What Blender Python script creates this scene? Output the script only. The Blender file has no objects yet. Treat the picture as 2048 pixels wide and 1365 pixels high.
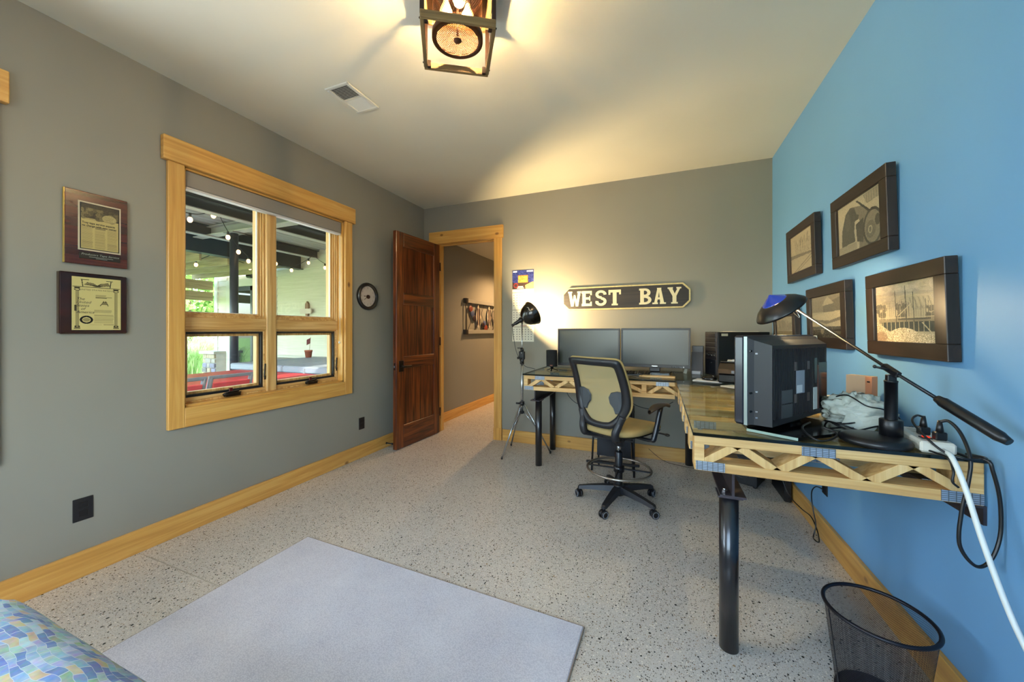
import bpy, math, random
import numpy as np
from mathutils import Vector, Matrix
random.seed(7); RNG = np.random.default_rng(7)
SC = bpy.context.scene
COL = SC.collection
PI = math.pi
# ------------------------------------------------------------------ camera
cam = bpy.data.cameras.new('camera')
cam.sensor_width = 36.0
cam.lens = 732.69 * 36.0 / 2048.0
cam.shift_y = -(682.5 - 661.1) / 2048.0
cam.clip_start = 0.02
cam_o = bpy.data.objects.new('camera', cam)
cam_o.location = (0, 0, 1.24)
cam_o.rotation_euler = (PI / 2, 0, 0.3835)
COL.objects.link(cam_o)
SC.camera = cam_o
# ------------------------------------------------------------------ world, sun, daylight lamps at the windows (rear window added), exposure
world = bpy.data.worlds.new('sky'); SC.world = world; world.use_nodes = True
wn = world.node_tree.nodes; wl = world.node_tree.links
bg = wn['Background']
sky = wn.new('ShaderNodeTexSky'); sky.sky_type = 'NISHITA'; sky.sun_disc = False
sky.sun_elevation = math.radians(48); sky.sun_rotation = math.radians(120); sky.air_density = 1.0; sky.dust_density = 2.0
wl.new(sky.outputs[0], bg.inputs[0]); bg.inputs[1].default_value = 3.0
SC.view_settings.view_transform = 'Standard'; SC.view_settings.look = 'None'
SC.view_settings.gamma = 1.0; SC.view_settings.exposure = 0.0
SC.view_settings.use_curve_mapping = False
SC.cycles.max_bounces = 10; SC.cycles.diffuse_bounces = 5; SC.cycles.glossy_bounces = 4
SC.cycles.transparent_max_bounces = 24; SC.cycles.transmission_bounces = 6
SC.cycles.caustics_reflective = False; SC.cycles.caustics_refractive = False
SC.cycles.sample_clamp_indirect = 6.0
def light(name, kind, loc, energy, color=(1, 1, 1), **kw):
    l = bpy.data.lights.new(name, kind); l.energy = energy; l.color = color
    for k, v in kw.items():
        if k not in ('look', 'parent'): setattr(l, k, v)
    o = bpy.data.objects.new(name, l); o.location = loc
    if 'look' in kw: o.rotation_euler = Vector(kw['look']).to_track_quat('-Z', 'Y').to_euler()
    if kw.get('parent'): o.parent = kw['parent']
    COL.objects.link(o); return o
WARM = (1.0, 0.69, 0.33); WARM2 = (1.0, 0.73, 0.38); DAY = (0.73, 0.81, 1.0)
light('sun', 'SUN', (6, -4, 8), 9.0, (1.0, 0.95, 0.86), angle=0.02, look=(-0.62, 0.50, -0.72))
light('window_daylight_fill', 'AREA', (-2.92, -0.10, 1.50), 118, DAY, shape='RECTANGLE', size=1.22, size_y=1.45, look=(1, 0, 0))
light('window_daylight_fill', 'AREA', (-0.55, -1.52, 1.50), 46, DAY, shape='RECTANGLE', size=1.9, size_y=1.45, look=(0, 1, 0))  # fill lamp at the added rear window behind the camera
light('window_daylight_fill', 'AREA', (-2.98, 1.94, 1.50), 10, (0.95, 1.0, 0.93), shape='RECTANGLE', size=1.2, size_y=1.45, look=(1, 0, 0))
# ------------------------------------------------------------------ mesh builder
def frame_of(d):
    d = Vector(d).normalized(); a = Vector((0, 0, 1)) if abs(d.z) < 0.9 else Vector((1, 0, 0))
    x = a.cross(d).normalized(); return x, d.cross(x).normalized(), d
class MB:
    def __init__(s): s.v = []; s.f = []; s.sm = []
    def add(s, vs, fs, smooth=False):
        n = len(s.v); s.v += [tuple(p) for p in vs]; s.f += [tuple(i + n for i in f) for f in fs]; s.sm += [smooth] * len(fs); return s
    def box(s, x0, x1, y0, y1, z0, z1, c=0.0):
        if x0 > x1: x0, x1 = x1, x0
        if y0 > y1: y0, y1 = y1, y0
        if z0 > z1: z0, z1 = z1, z0
        lo = (x0, y0, z0); hi = (x1, y1, z1)
        if c <= 0:
            vs = [(x0, y0, z0), (x1, y0, z0), (x1, y1, z0), (x0, y1, z0), (x0, y0, z1), (x1, y0, z1), (x1, y1, z1), (x0, y1, z1)]
            return s.add(vs, [(0, 3, 2, 1), (4, 5, 6, 7), (0, 1, 5, 4), (1, 2, 6, 5), (2, 3, 7, 6), (3, 0, 4, 7)])
        c = min(c, 0.49 * min(x1 - x0, y1 - y0, z1 - z0)); vs = []; idx = {}
        for sx in (0, 1):
            for sy in (0, 1):
                for sz in (0, 1):
                    cor = [(lo, hi)[k][i] for i, k in enumerate((sx, sy, sz))]
                    for ax in range(3):
                        p = list(cor)
                        for o in range(3):
                            if o != ax: p[o] += c if (sx, sy, sz)[o] == 0 else -c
                        idx[(sx, sy, sz, ax)] = len(vs); vs.append(tuple(p))
        fs = []
        for ax in range(3):
            o1, o2 = [(1, 2), (2, 0), (0, 1)][ax]
            for k in (0, 1):
                q = []
                for a, b in ((0, 0), (1, 0), (1, 1), (0, 1)):
                    t = [0, 0, 0]; t[ax] = k; t[o1] = a; t[o2] = b; q.append(idx[(*t, ax)])
                fs.append(tuple(q if k else q[::-1]))
        for ax in range(3):
            o1, o2 = [(1, 2), (2, 0), (0, 1)][ax]
            for a in (0, 1):
                for b in (0, 1):
                    t0 = [0, 0, 0]; t0[o1] = a; t0[o2] = b; t1 = list(t0); t1[ax] = 1
                    q = [idx[(*t0, o1)], idx[(*t1, o1)], idx[(*t1, o2)], idx[(*t0, o2)]]
                    fs.append(tuple(q if a != b else q[::-1]))
        for sx in (0, 1):
            for sy in (0, 1):
                for sz in (0, 1):
                    q = [idx[(sx, sy, sz, 0)], idx[(sx, sy, sz, 1)], idx[(sx, sy, sz, 2)]]
                    fs.append(tuple(q if (sx + sy + sz) % 2 else q[::-1]))
        return s.add(vs, fs)
    def xf(s, m, i0=0):
        for i in range(i0, len(s.v)): s.v[i] = tuple(m @ Vector(s.v[i]))
        return s
    def bar(s, p0, p1, w, h, up=(0, 0, 1), c=0.0):
        """box from p0 to p1, w across, h along up"""
        p0 = Vector(p0); p1 = Vector(p1); d = p1 - p0; L = d.length; d.normalize()
        u = Vector(up); r = d.cross(u).normalized(); u = r.cross(d).normalized()
        i = len(s.v); s.box(-w / 2, w / 2, 0, L, -h / 2, h / 2, c)
        m = Matrix((r, d, u)).transposed().to_4x4(); m.translation = p0
        return s.xf(m, i)
    def cyl(s, p0, p1, r0, r1=None, n=20, cap=True, smooth=True):
        r1 = r0 if r1 is None else r1; p0 = Vector(p0); p1 = Vector(p1); x, y, d = frame_of(p1 - p0)
        vs = []
        for p, r in ((p0, r0), (p1, r1)):
            for k in range(n):
                a = 2 * PI * k / n; vs.append(p + r * (math.cos(a) * x + math.sin(a) * y))
        s.add(vs, [(k, (k + 1) % n, n + (k + 1) % n, n + k) for k in range(n)], smooth)
        if cap:
            i = len(s.v) - 2 * n; s.f += [tuple(i + k for k in range(n))[::-1], tuple(i + n + k for k in range(n))]; s.sm += [False, False]
        return s
    def tube(s, pts, r, n=8, cap=True, closed=False):
        P = [Vector(p) for p in pts]; m = len(P); R = r if hasattr(r, '__len__') else [r] * m
        T = []
        for i in range(m):
            a = P[(i - 1) % m] if (closed or i > 0) else P[i]; b = P[(i + 1) % m] if (closed or i < m - 1) else P[i]
            t = b - a; T.append(t.normalized() if t.length > 1e-9 else Vector((0, 0, 1)))
        x, y, _ = frame_of(T[0]); vs = []
        for i in range(m):
            x = (x - T[i] * x.dot(T[i])); x = x.normalized() if x.length > 1e-6 else frame_of(T[i])[0]; y = T[i].cross(x)
            for k in range(n):
                a = 2 * PI * k / n; vs.append(P[i] + R[i] * (math.cos(a) * x + math.sin(a) * y))
        fs = [(i * n + k, i * n + (k + 1) % n, ((i + 1) % m) * n + (k + 1) % n, ((i + 1) % m) * n + k) for i in range(m if closed else m - 1) for k in range(n)]
        s.add(vs, fs, True)
        if cap and not closed:
            b = len(s.v) - m * n; s.f += [tuple(b + k for k in range(n))[::-1], tuple(b + (m - 1) * n + k for k in range(n))]; s.sm += [False, False]
        return s
    def lathe(s, prof, n=28, c=(0, 0, 0), axis=(0, 0, 1), smooth=True, cap=(False, False)):
        x, y, d = frame_of(axis); c = Vector(c); vs = []
        for r, h in prof:
            for k in range(n):
                a = 2 * PI * k / n; vs.append(c + d * h + r * (math.cos(a) * x + math.sin(a) * y))
        m = len(prof)
        s.add(vs, [(i * n + k, i * n + (k + 1) % n, (i + 1) * n + (k + 1) % n, (i + 1) * n + k) for i in range(m - 1) for k in range(n)], smooth)
        b = len(s.v) - m * n
        if cap[0]: s.f.append(tuple(b + k for k in range(n))[::-1]); s.sm.append(False)
        if cap[1]: s.f.append(tuple(b + (m - 1) * n + k for k in range(n))); s.sm.append(False)
        return s
    def prism(s, poly, t0, t1, o=(0, 0, 0), u=(1, 0, 0), v=(0, 0, 1), w=None, smooth=False):
        """2-D outline in the u,v plane at o, from t0 to t1 along w"""
        o = Vector(o); u = Vector(u); v = Vector(v); w = Vector(w) if w else u.cross(v)
        n = len(poly); vs = [o + u * a + v * b + w * t for t in (t0, t1) for a, b in poly]
        return s._pr(vs, n, smooth)
    def _pr(s, vs, n, smooth):
        i = len(s.v); s.add(vs, [(k, (k + 1) % n, n + (k + 1) % n, n + k) for k in range(n)], smooth)
        s.f += [tuple(i + k for k in range(n))[::-1], tuple(i + n + k for k in range(n))]; s.sm += [False, False]; return s
    def torus(s, c, R, r, axis=(0, 0, 1), n=40, m=8):
        x, y, d = frame_of(axis); c = Vector(c)
        return s.tube([c + R * (math.cos(2 * PI * k / n) * x + math.sin(2 * PI * k / n) * y) for k in range(n)], r, m, closed=True)
    def ball(s, c, rx, ry=None, rz=None, n=16, m=10):
        ry = ry or rx; rz = rz or rx; vs = []
        for i in range(m + 1):
            t = PI * i / m
            for k in range(n):
                a = 2 * PI * k / n; vs.append((c[0] + rx * math.sin(t) * math.cos(a), c[1] + ry * math.sin(t) * math.sin(a), c[2] - rz * math.cos(t)))
        return s.add(vs, [(i * n + k, i * n + (k + 1) % n, (i + 1) * n + (k + 1) % n, (i + 1) * n + k) for i in range(m) for k in range(n)], True)
    def grid(s, fn, nu, nv, smooth=True):
        vs = [fn(i / nu, j / nv) for j in range(nv + 1) for i in range(nu + 1)]
        return s.add(vs, [(j * (nu + 1) + i, j * (nu + 1) + i + 1, (j + 1) * (nu + 1) + i + 1, (j + 1) * (nu + 1) + i) for j in range(nv) for i in range(nu)], smooth)
    def ring(s, y0, y1, z0, z1, w, x0, x1, c=0.002):
        """four boards of width w round a rectangle in y,z (x is the depth)"""
        s.box(x0, x1, y0, y1, z1 - w, z1, c); s.box(x0, x1, y0, y1, z0, z0 + w, c)
        s.box(x0, x1, y0, y0 + w, z0 + w, z1 - w, c); return s.box(x0, x1, y1 - w, y1, z0 + w, z1 - w, c)
    def build(s, name, mat, parent=None, loc=None, rot=None):
        me = bpy.data.meshes.new(name); me.from_pydata(s.v, [], s.f); me.polygons.foreach_set('use_smooth', s.sm); me.update()
        if mat: me.materials.append(mat)
        o = bpy.data.objects.new(name, me); COL.objects.link(o)
        if parent: o.parent = parent
        if loc: o.location = loc
        if rot: o.rotation_euler = rot
        return o
def tag(o, label=None, cat=None, group=None, kind=None):
    if label: o['label'] = label
    if cat: o['category'] = cat
    if group: o['group'] = group
    if kind: o['kind'] = kind
    return o
def thing(name, label, cat, loc=(0, 0, 0), rz=0.0, group=None, rot=None):
    o = bpy.data.objects.new(name, None); o.empty_display_size = 0.05; COL.objects.link(o)
    o.location = loc; o.rotation_euler = rot or (0, 0, rz); return tag(o, label, cat, group)
def struct(mb, name, mat, parent=None):
    o = mb.build(name, mat, parent)
    if not parent: o['kind'] = 'structure'
    return o
def copy_tree(o, parent=None):
    c = o.copy(); COL.objects.link(c); c.parent = parent
    for ch in list(o.children): copy_tree(ch, c)
    return c
def bez(pts, k=8):
    """Catmull-Rom through points"""
    P = [Vector(p) for p in pts]; P = [2 * P[0] - P[1]] + P + [2 * P[-1] - P[-2]]; out = []
    for i in range(1, len(P) - 2):
        for j in range(k):
            t = j / k; a, b, c, d = P[i - 1], P[i], P[i + 1], P[i + 2]
            out.append(0.5 * ((2 * b) + (c - a) * t + (2 * a - 5 * b + 4 * c - d) * t * t + (3 * b - a - 3 * c + d) * t ** 3))
    out.append(P[-2]); return out
# ------------------------------------------------------------------ materials
def lin(h):
    if isinstance(h, (tuple, list)): return tuple(h)[:3]
    h = h.lstrip('#'); c = [int(h[i:i + 2], 16) / 255 for i in (0, 2, 4)]
    return tuple(x / 12.92 if x <= 0.04045 else ((x + 0.055) / 1.055) ** 2.4 for x in c)
def nodes(name):
    m = bpy.data.materials.new(name); m.use_nodes = True; nt = m.node_tree
    return m, nt, nt.nodes['Principled BSDF'], nt.nodes['Material Output']
def N(nt, kind, **kw):
    n = nt.nodes.new('ShaderNode' + kind)
    for k, v in kw.items():
        if k in n.inputs: n.inputs[k].default_value = v
        else: setattr(n, k, v)
    return n
def ramp(nt, fac, stops):
    r = N(nt, 'ValToRGB'); e = r.color_ramp.elements
    while len(e) < len(stops): e.new(0.5)
    for q, (p, c) in zip(e, stops): q.position = p; q.color = (*lin(c), 1)
    nt.links.new(fac, r.inputs[0]); return r
def mix(nt, fac, a, b, blend='MIX'):
    m = N(nt, 'Mix', data_type='RGBA', blend_type=blend)
    for sock, val in ((m.inputs[0], fac), (m.inputs[6], a), (m.inputs[7], b)):
        if hasattr(val, 'is_linked'): nt.links.new(val, sock)
        elif isinstance(val, (int, float)): sock.default_value = val
        else: sock.default_value = (*lin(val), 1)
    return m.outputs[2]
def coords(nt, scale=(1, 1, 1), rnd=False, kind='Object'):
    t = N(nt, 'TexCoord'); mp = N(nt, 'Mapping'); mp.inputs['Scale'].default_value = scale
    nt.links.new(t.outputs[kind], mp.inputs[0])
    if rnd:
        oi = N(nt, 'ObjectInfo'); ml = N(nt, 'Math', operation='MULTIPLY'); ml.inputs[1].default_value = 37.0
        nt.links.new(oi.outputs['Random'], ml.inputs[0]); nt.links.new(ml.outputs[0], mp.inputs['Location'])
    return mp.outputs[0]
def bump(nt, bsdf, height, strength=0.2, dist=0.002):
    b = N(nt, 'Bump'); b.inputs['Strength'].default_value = strength; b.inputs['Distance'].default_value = dist
    nt.links.new(height, b.inputs['Height']); nt.links.new(b.outputs[0], bsdf.inputs['Normal'])
def M(name, col, rough=0.5, metal=0.0, spec=0.5, emit=0.0, emit_col=None, nz=None, bp=None, coat=0.0, aniso=None):
    """plain material; nz=(scale, colour2, amount) mottles the colour, bp=(scale, strength) fine relief"""
    m, nt, b, out = nodes(name); b.inputs['Base Color'].default_value = (*lin(col), 1); b.inputs['Roughness'].default_value = rough
    b.inputs['Metallic'].default_value = metal; b.inputs['Specular IOR Level'].default_value = spec
    if coat: b.inputs['Coat Weight'].default_value = coat; b.inputs['Coat Roughness'].default_value = 0.08
    if emit: b.inputs['Emission Color'].default_value = (*lin(emit_col or col), 1); b.inputs['Emission Strength'].default_value = emit
    if nz:
        n = N(nt, 'TexNoise'); n.inputs['Scale'].default_value = nz[0]; n.inputs['Detail'].default_value = 5
        nt.links.new(coords(nt), n.inputs['Vector']); r = ramp(nt, n.outputs[0], [(0.5 - nz[2] / 2, col), (0.5 + nz[2] / 2, nz[1])])
        nt.links.new(r.outputs[0], b.inputs['Base Color'])
    if bp:
        n = N(nt, 'TexNoise'); n.inputs['Scale'].default_value = bp[0]; nt.links.new(coords(nt), n.inputs['Vector']); bump(nt, b, n.outputs[0], bp[1])
    return m
def wood(name, c_dark, c_mid, c_light, axis=0, rough=0.4, fine=1.0, knots=None, coat=0.0, contrast=1.0, freq=1.0):
    m, nt, b, out = nodes(name); b.inputs['Roughness'].default_value = rough
    sc = [26.0 * freq] * 3; sc[axis] = 1.3 * freq; v = coords(nt, sc, rnd=True)
    n1 = N(nt, 'TexNoise'); n1.inputs['Scale'].default_value = 1.0; n1.inputs['Detail'].default_value = 3; n1.inputs['Distortion'].default_value = 1.2; nt.links.new(v, n1.inputs['Vector'])
    d = 0.24 / contrast
    r = ramp(nt, n1.outputs[0], [(0.5 - d, c_dark), (0.5, c_mid), (0.5 + d, c_light)])
    sc2 = [190.0] * 3; sc2[axis] = 5.0; n2 = N(nt, 'TexNoise'); n2.inputs['Scale'].default_value = 1.0; nt.links.new(coords(nt, sc2, rnd=True), n2.inputs['Vector'])
    col = mix(nt, 0.22 * fine, r.outputs[0], n2.outputs[0], 'OVERLAY')
    if knots:
        sc3 = [6.5] * 3; sc3[axis] = 4.0; vo = N(nt, 'TexVoronoi'); vo.inputs['Scale'].default_value = 1.0; vo.inputs['Randomness'].default_value = 1.0
        nt.links.new(coords(nt, sc3, rnd=True), vo.inputs['Vector'])
        sep = N(nt, 'SeparateColor'); nt.links.new(vo.outputs['Color'], sep.inputs[0])
        g = N(nt, 'Math', operation='GREATER_THAN'); g.inputs[1].default_value = 0.62; nt.links.new(sep.outputs[0], g.inputs[0])
        k = ramp(nt, vo.outputs['Distance'], [(0.0, '#ffffff'), (0.085, '#c0c0c0'), (0.12, '#000000')])
        mu = N(nt, 'Math', operation='MULTIPLY'); nt.links.new(k.outputs[0], mu.inputs[0]); nt.links.new(g.outputs[0], mu.inputs[1])
        col = mix(nt, mu.outputs[0], col, knots)
    nt.links.new(col, b.inputs['Base Color'])
    if coat: b.inputs['Coat Weight'].default_value = coat; b.inputs['Coat Roughness'].default_value = 0.12
    bump(nt, b, n2.outputs[0], 0.08, 0.001); return m
def glass(name, tint='#ffffff', rough=0.0, refl=1.0, dens=0.0, dens_col='#88aa99'):
    m, nt, b, out = nodes(name); nt.nodes.remove(b)
    tr = N(nt, 'BsdfTransparent'); tr.inputs[0].default_value = (*lin(tint), 1); gl = N(nt, 'BsdfGlossy'); gl.inputs['Roughness'].default_value = rough
    lw = N(nt, 'LayerWeight'); lw.inputs[0].default_value = 0.5; pw = N(nt, 'Math', operation='POWER'); pw.inputs[1].default_value = 4.5; nt.links.new(lw.outputs['Facing'], pw.inputs[0])
    ml = N(nt, 'Math', operation='MULTIPLY_ADD'); ml.inputs[1].default_value = 0.94 * refl; ml.inputs[2].default_value = 0.045 * refl; nt.links.new(pw.outputs[0], ml.inputs[0])
    mx = N(nt, 'MixShader'); nt.links.new(ml.outputs[0], mx.inputs[0]); nt.links.new(tr.outputs[0], mx.inputs[1]); nt.links.new(gl.outputs[0], mx.inputs[2])
    nt.links.new(mx.outputs[0], out.inputs[0]); return m
def sheer(name, col, alpha, rough=0.8):
    m, nt, b, out = nodes(name); b.inputs['Base Color'].default_value = (*lin(col), 1); b.inputs['Roughness'].default_value = rough; b.inputs['Alpha'].default_value = alpha; return m
def wall_paint(name, col):
    m, nt, b, out = nodes(name); b.inputs['Roughness'].default_value = 0.55; b.inputs['Specular IOR Level'].default_value = 0.3
    n = N(nt, 'TexNoise'); n.inputs['Scale'].default_value = 1.3; n.inputs['Detail'].default_value = 2; nt.links.new(coords(nt), n.inputs['Vector'])
    c = lin(col); r = ramp(nt, n.outputs[0], [(0.3, tuple(x * 0.96 for x in c)), (0.7, tuple(min(1, x * 1.04) for x in c))]); nt.links.new(r.outputs[0], b.inputs['Base Color'])
    n2 = N(nt, 'TexNoise'); n2.inputs['Scale'].default_value = 260; nt.links.new(coords(nt), n2.inputs['Vector']); bump(nt, b, n2.outputs[0], 0.10, 0.001); return m
def terrazzo():
    m, nt, b, out = nodes('polished_concrete'); b.inputs['Roughness'].default_value = 0.22; b.inputs['Specular IOR Level'].default_value = 0.5
    v = coords(nt); v.node.inputs['Location'].default_value = (3.1, 1.7, 0.373)
    big = N(nt, 'TexNoise'); big.inputs['Scale'].default_value = 2.2; big.inputs['Detail'].default_value = 5; nt.links.new(v, big.inputs['Vector'])
    base = mix(nt, big.outputs[0], '#b4b1ac', '#d2cfc8')
    fn = N(nt, 'TexNoise'); fn.inputs['Scale'].default_value = 300; fn.inputs['Detail'].default_value = 3; nt.links.new(v, fn.inputs['Vector'])
    fc = ramp(nt, fn.outputs[0], [(0.3, '#a8a096'), (0.7, '#d4ccbe')]).outputs[0]; base = mix(nt, 0.4, base, fc)
    for sc, th, lo, cols in ((300, 0.42, 0.55, ('#8f877d', '#d2c8b6', '#ab9f8e')), (150, 0.40, 0.70, ('#6b645d', '#e6dfd0', '#93806b')), (85, 0.30, 0.84, ('#2d2c2c', '#cfc8bc', '#6b5848')), (48, 0.24, 0.955, ('#33302c', '#a0896b', '#57534d'))):
        vo = N(nt, 'TexVoronoi'); vo.inputs['Scale'].default_value = sc; nt.links.new(v, vo.inputs['Vector'])
        sep = N(nt, 'SeparateColor'); nt.links.new(vo.outputs['Color'], sep.inputs[0])
        pick = N(nt, 'Math', operation='GREATER_THAN'); pick.inputs[1].default_value = lo; nt.links.new(sep.outputs[0], pick.inputs[0])
        near = N(nt, 'Math', operation='LESS_THAN'); near.inputs[1].default_value = th; nt.links.new(vo.outputs['Distance'], near.inputs[0])
        mu = N(nt, 'Math', operation='MULTIPLY'); nt.links.new(pick.outputs[0], mu.inputs[0]); nt.links.new(near.outputs[0], mu.inputs[1])
        cc = ramp(nt, sep.outputs[1], [(0.0, cols[0]), (0.45, cols[0]), (0.55, cols[1]), (0.8, cols[2])]); cc.color_ramp.interpolation = 'CONSTANT'
        base = mix(nt, mu.outputs[0], base, cc.outputs[0])
    nt.links.new(base, b.inputs['Base Color'])
    return m
def print_mat(name, rough=0.45):
    m, nt, b, out = nodes(name); a = N(nt, 'VertexColor', layer_name='print'); nt.links.new(a.outputs[0], b.inputs['Base Color']); b.inputs['Roughness'].default_value = rough; return m
PRINT = print_mat('printed_paper'); PRINT_GLOSS = print_mat('printed_glossy', 0.25)
def printed(name, img, o, u, v, parent=None, mat=None):
    """flat print: img is an array h x w x 3 (sRGB 0..1, row 0 at the top), corner o, edges u (right) and v (up)"""
    h, w, _ = img.shape; o = Vector(o); u = Vector(u); v = Vector(v)
    vs = [o + u * (i / w) + v * (j / h) for j in range(h + 1) for i in range(w + 1)]
    fs = [(j * (w + 1) + i, j * (w + 1) + i + 1, (j + 1) * (w + 1) + i + 1, (j + 1) * (w + 1) + i) for j in range(h) for i in range(w)]
    me = bpy.data.meshes.new(name); me.from_pydata([tuple(p) for p in vs], [], fs)
    a = me.color_attributes.new('print', 'FLOAT_COLOR', 'CORNER')
    px = np.clip(img[::-1].reshape(-1, 3), 0, 1); px = np.where(px <= 0.04045, px / 12.92, ((px + 0.055) / 1.055) ** 2.4)
    a.data.foreach_set('color', np.repeat(np.c_[px, np.ones(len(px))], 4, axis=0).astype(np.float32).ravel())
    me.materials.append(mat or PRINT); ob = bpy.data.objects.new(name, me); COL.objects.link(ob)
    if parent: ob.parent = parent
    return ob
def text(name, s, size, o, u, v, mat, parent=None, align='LEFT', bold=0.0, extrude=0.0, shear=0.0, width=None):
    cu = bpy.data.curves.new(name, 'FONT'); cu.body = s; cu.size = size; cu.align_x = align; cu.offset = bold; cu.extrude = extrude; cu.shear = shear; cu.resolution_u = 3
    t = bpy.data.objects.new(name, cu); COL.objects.link(t); bpy.context.view_layer.update()
    me = bpy.data.meshes.new_from_object(t.evaluated_get(bpy.context.evaluated_depsgraph_get())); bpy.data.objects.remove(t); bpy.data.curves.remove(cu)
    if width and len(me.vertices):
        xs = [q.co.x for q in me.vertices]; k = width / max(1e-6, max(xs) - min(xs))
        for q in me.vertices: q.co.x *= k
    u = Vector(u).normalized(); v = Vector(v).normalized(); m = Matrix((u, v, u.cross(v))).transposed().to_4x4(); m.translation = Vector(o); me.transform(m)
    me.materials.clear(); me.materials.append(mat); ob = bpy.data.objects.new(name, me); COL.objects.link(ob)
    if parent: ob.parent = parent
    return ob
# little raster helpers for the prints
class Ras:
    def __init__(s, w, h, col):
        s.w, s.h = w, h; s.a = np.ones((h, w, 3)) * np.array(col); s.Y, s.X = np.mgrid[0:h, 0:w]; s.X = (s.X + 0.5) / w; s.Y = (s.Y + 0.5) / h
    def put(s, m, col, k=1.0): s.a[m] = s.a[m] * (1 - k) + np.array(col) * k; return s
    def rect(s, x0, y0, x1, y1, col, k=1.0): return s.put((s.X >= x0) & (s.X < x1) & (s.Y >= y0) & (s.Y < y1), col, k)
    def ell(s, cx, cy, rx, ry, col, k=1.0): return s.put(((s.X - cx) / rx) ** 2 + ((s.Y - cy) / ry) ** 2 < 1, col, k)
    def ringe(s, cx, cy, rx, ry, t, col, k=1.0):
        d = np.sqrt(((s.X - cx) / rx) ** 2 + ((s.Y - cy) / ry) ** 2); return s.put(abs(d - 1) < t, col, k)
    def line(s, x0, y0, x1, y1, t, col, k=1.0):
        dx, dy = x1 - x0, y1 - y0; L = dx * dx + dy * dy + 1e-9; q = np.clip(((s.X - x0) * dx + (s.Y - y0) * dy) / L, 0, 1)
        return s.put(np.hypot(s.X - x0 - q * dx, s.Y - y0 - q * dy) < t, col, k)
    def poly(s, pts, col, k=1.0):
        ins = np.zeros(s.X.shape, bool); n = len(pts)
        for i in range(n):
            (x0, y0), (x1, y1) = pts[i], pts[(i + 1) % n]
            if y0 == y1: continue
            c = ((s.Y >= min(y0, y1)) & (s.Y < max(y0, y1))); ins ^= c & (s.X < x0 + (s.Y - y0) * (x1 - x0) / (y1 - y0))
        return s.put(ins, col, k)
    def noise(s, amp, cell=1, m=None):
        n = RNG.normal(0, 1, ((s.h + cell - 1) // cell, (s.w + cell - 1) // cell)); n = np.kron(n, np.ones((cell, cell)))[:s.h, :s.w, None] * amp
        s.a = s.a + (n if m is None else n * m[..., None]); return s
    def tlines(s, x0, y0, x1, y1, n, col, k=0.6, ragged=0.12):
        dy = (y1 - y0) / n
        for i in range(n): s.rect(x0, y0 + i * dy, x1 - random.random() * ragged * (x1 - x0), y0 + i * dy + dy * 0.5, col, k * random.uniform(0.5, 1))
        return s
# ================================================================== the room
XL, XR, YB, YF, ZC = -2.706, 0.907, 3.798, -1.35, 2.74
WT = 0.16
m_grey = wall_paint('grey_wall_paint', '#8a877c'); m_blue = wall_paint('blue_wall_paint', '#6d9fc9'); m_ceil = wall_paint('ceiling_paint', '#dfd9c4')
m_floor = terrazzo()
KN = '#5a2c14'
def pine(n, ax): return wood('pine_' + n, '#bf8a40', '#d09c4e', '#ddb064', ax, 0.42, 0.6, knots=KN, coat=0.15)
PX, PY, PZ = pine('x', 0), pine('y', 1), pine('z', 2)
PF = wood('fir_y', '#b58547', '#c99c5b', '#dab374', 1, 0.4, 0.8, contrast=1.3, freq=1.3); PFZ = wood('fir_z', '#b58547', '#c99c5b', '#dab374', 2, 0.4, 0.8, contrast=1.3, freq=1.3)
m_black = M('black_plastic', '#17171a', 0.4); m_blackm = M('black_satin_metal', '#151519', 0.35, 0.0, 0.6); m_bronze = M('dark_bronze', '#2a221c', 0.3, 0.7)
m_white = M('white_plastic', '#dcd9d0', 0.45); m_chrome = M('brushed_steel', '#b9bbbd', 0.25, 1.0); m_pane = glass('window_glass', '#f4f8f6', 0.0, 0.8)
struct(MB().box(XL - 0.2, XR + 0.2, YF - 0.2, 7.6, -0.12, 0), 'floor', m_floor)
m_joint = M('joint_filler', '#a19a8d', 0.4)
struct(MB().box(XL, XR, 1.112, 1.117, -0.01, 0.0006), 'trim_1', m_joint)
struct(MB().box(XL - 0.2, XR + 0.2, YF - 0.2, YB + 0.12, ZC, ZC + 0.1), 'ceiling', m_ceil)
W1 = (1.325, 2.553, 0.765, 2.245); W2 = (-0.72, 0.56, 0.765, 2.245)
wl_ = MB()
xs = (XL - WT, XL)
for y0, y1, z0, z1 in ((YF - 0.2, W2[0], 0, ZC), (W2[1], W1[0], 0, ZC), (W1[1], 7.6, 0, ZC), (W2[0], W2[1], 0, W2[2]), (W2[0], W2[1], W2[3], ZC), (W1[0], W1[1], 0, W1[2]), (W1[0], W1[1], W1[3], ZC)):
    wl_.box(*xs, y0, y1, z0, z1)
struct(wl_, 'wall_left', m_grey)
DX0, DX1, DZ = -2.500, -1.746, 2.285
wb = MB().box(XL, DX0 - 0.02, YB, YB + 0.12, 0, ZC).box(DX1 + 0.02, XR, YB, YB + 0.12, 0, ZC).box(DX0 - 0.02, DX1 + 0.02, YB, YB + 0.12, DZ + 0.02, ZC)
struct(wb, 'wall_back', m_grey)
struct(MB().box(XR, XR + WT, YF - 0.2, YB + 0.12, 0, ZC), 'wall_right', m_blue)
W3 = (-1.5, 0.4, 0.765, 2.245)  # opening of the added rear window
struct(MB().box(XL, W3[0], YF - WT, YF, 0, ZC).box(W3[1], XR, YF - WT, YF, 0, ZC).box(W3[0], W3[1], YF - WT, YF, 0, W3[2]).box(W3[0], W3[1], YF - WT, YF, W3[3], ZC), 'wall_front', m_grey)
BH, BT = 0.127, 0.02
struct(MB().box(XL, XL + BT, YF, YB - BT, 0, BH, 0.002), 'baseboard_left', PY)
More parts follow.
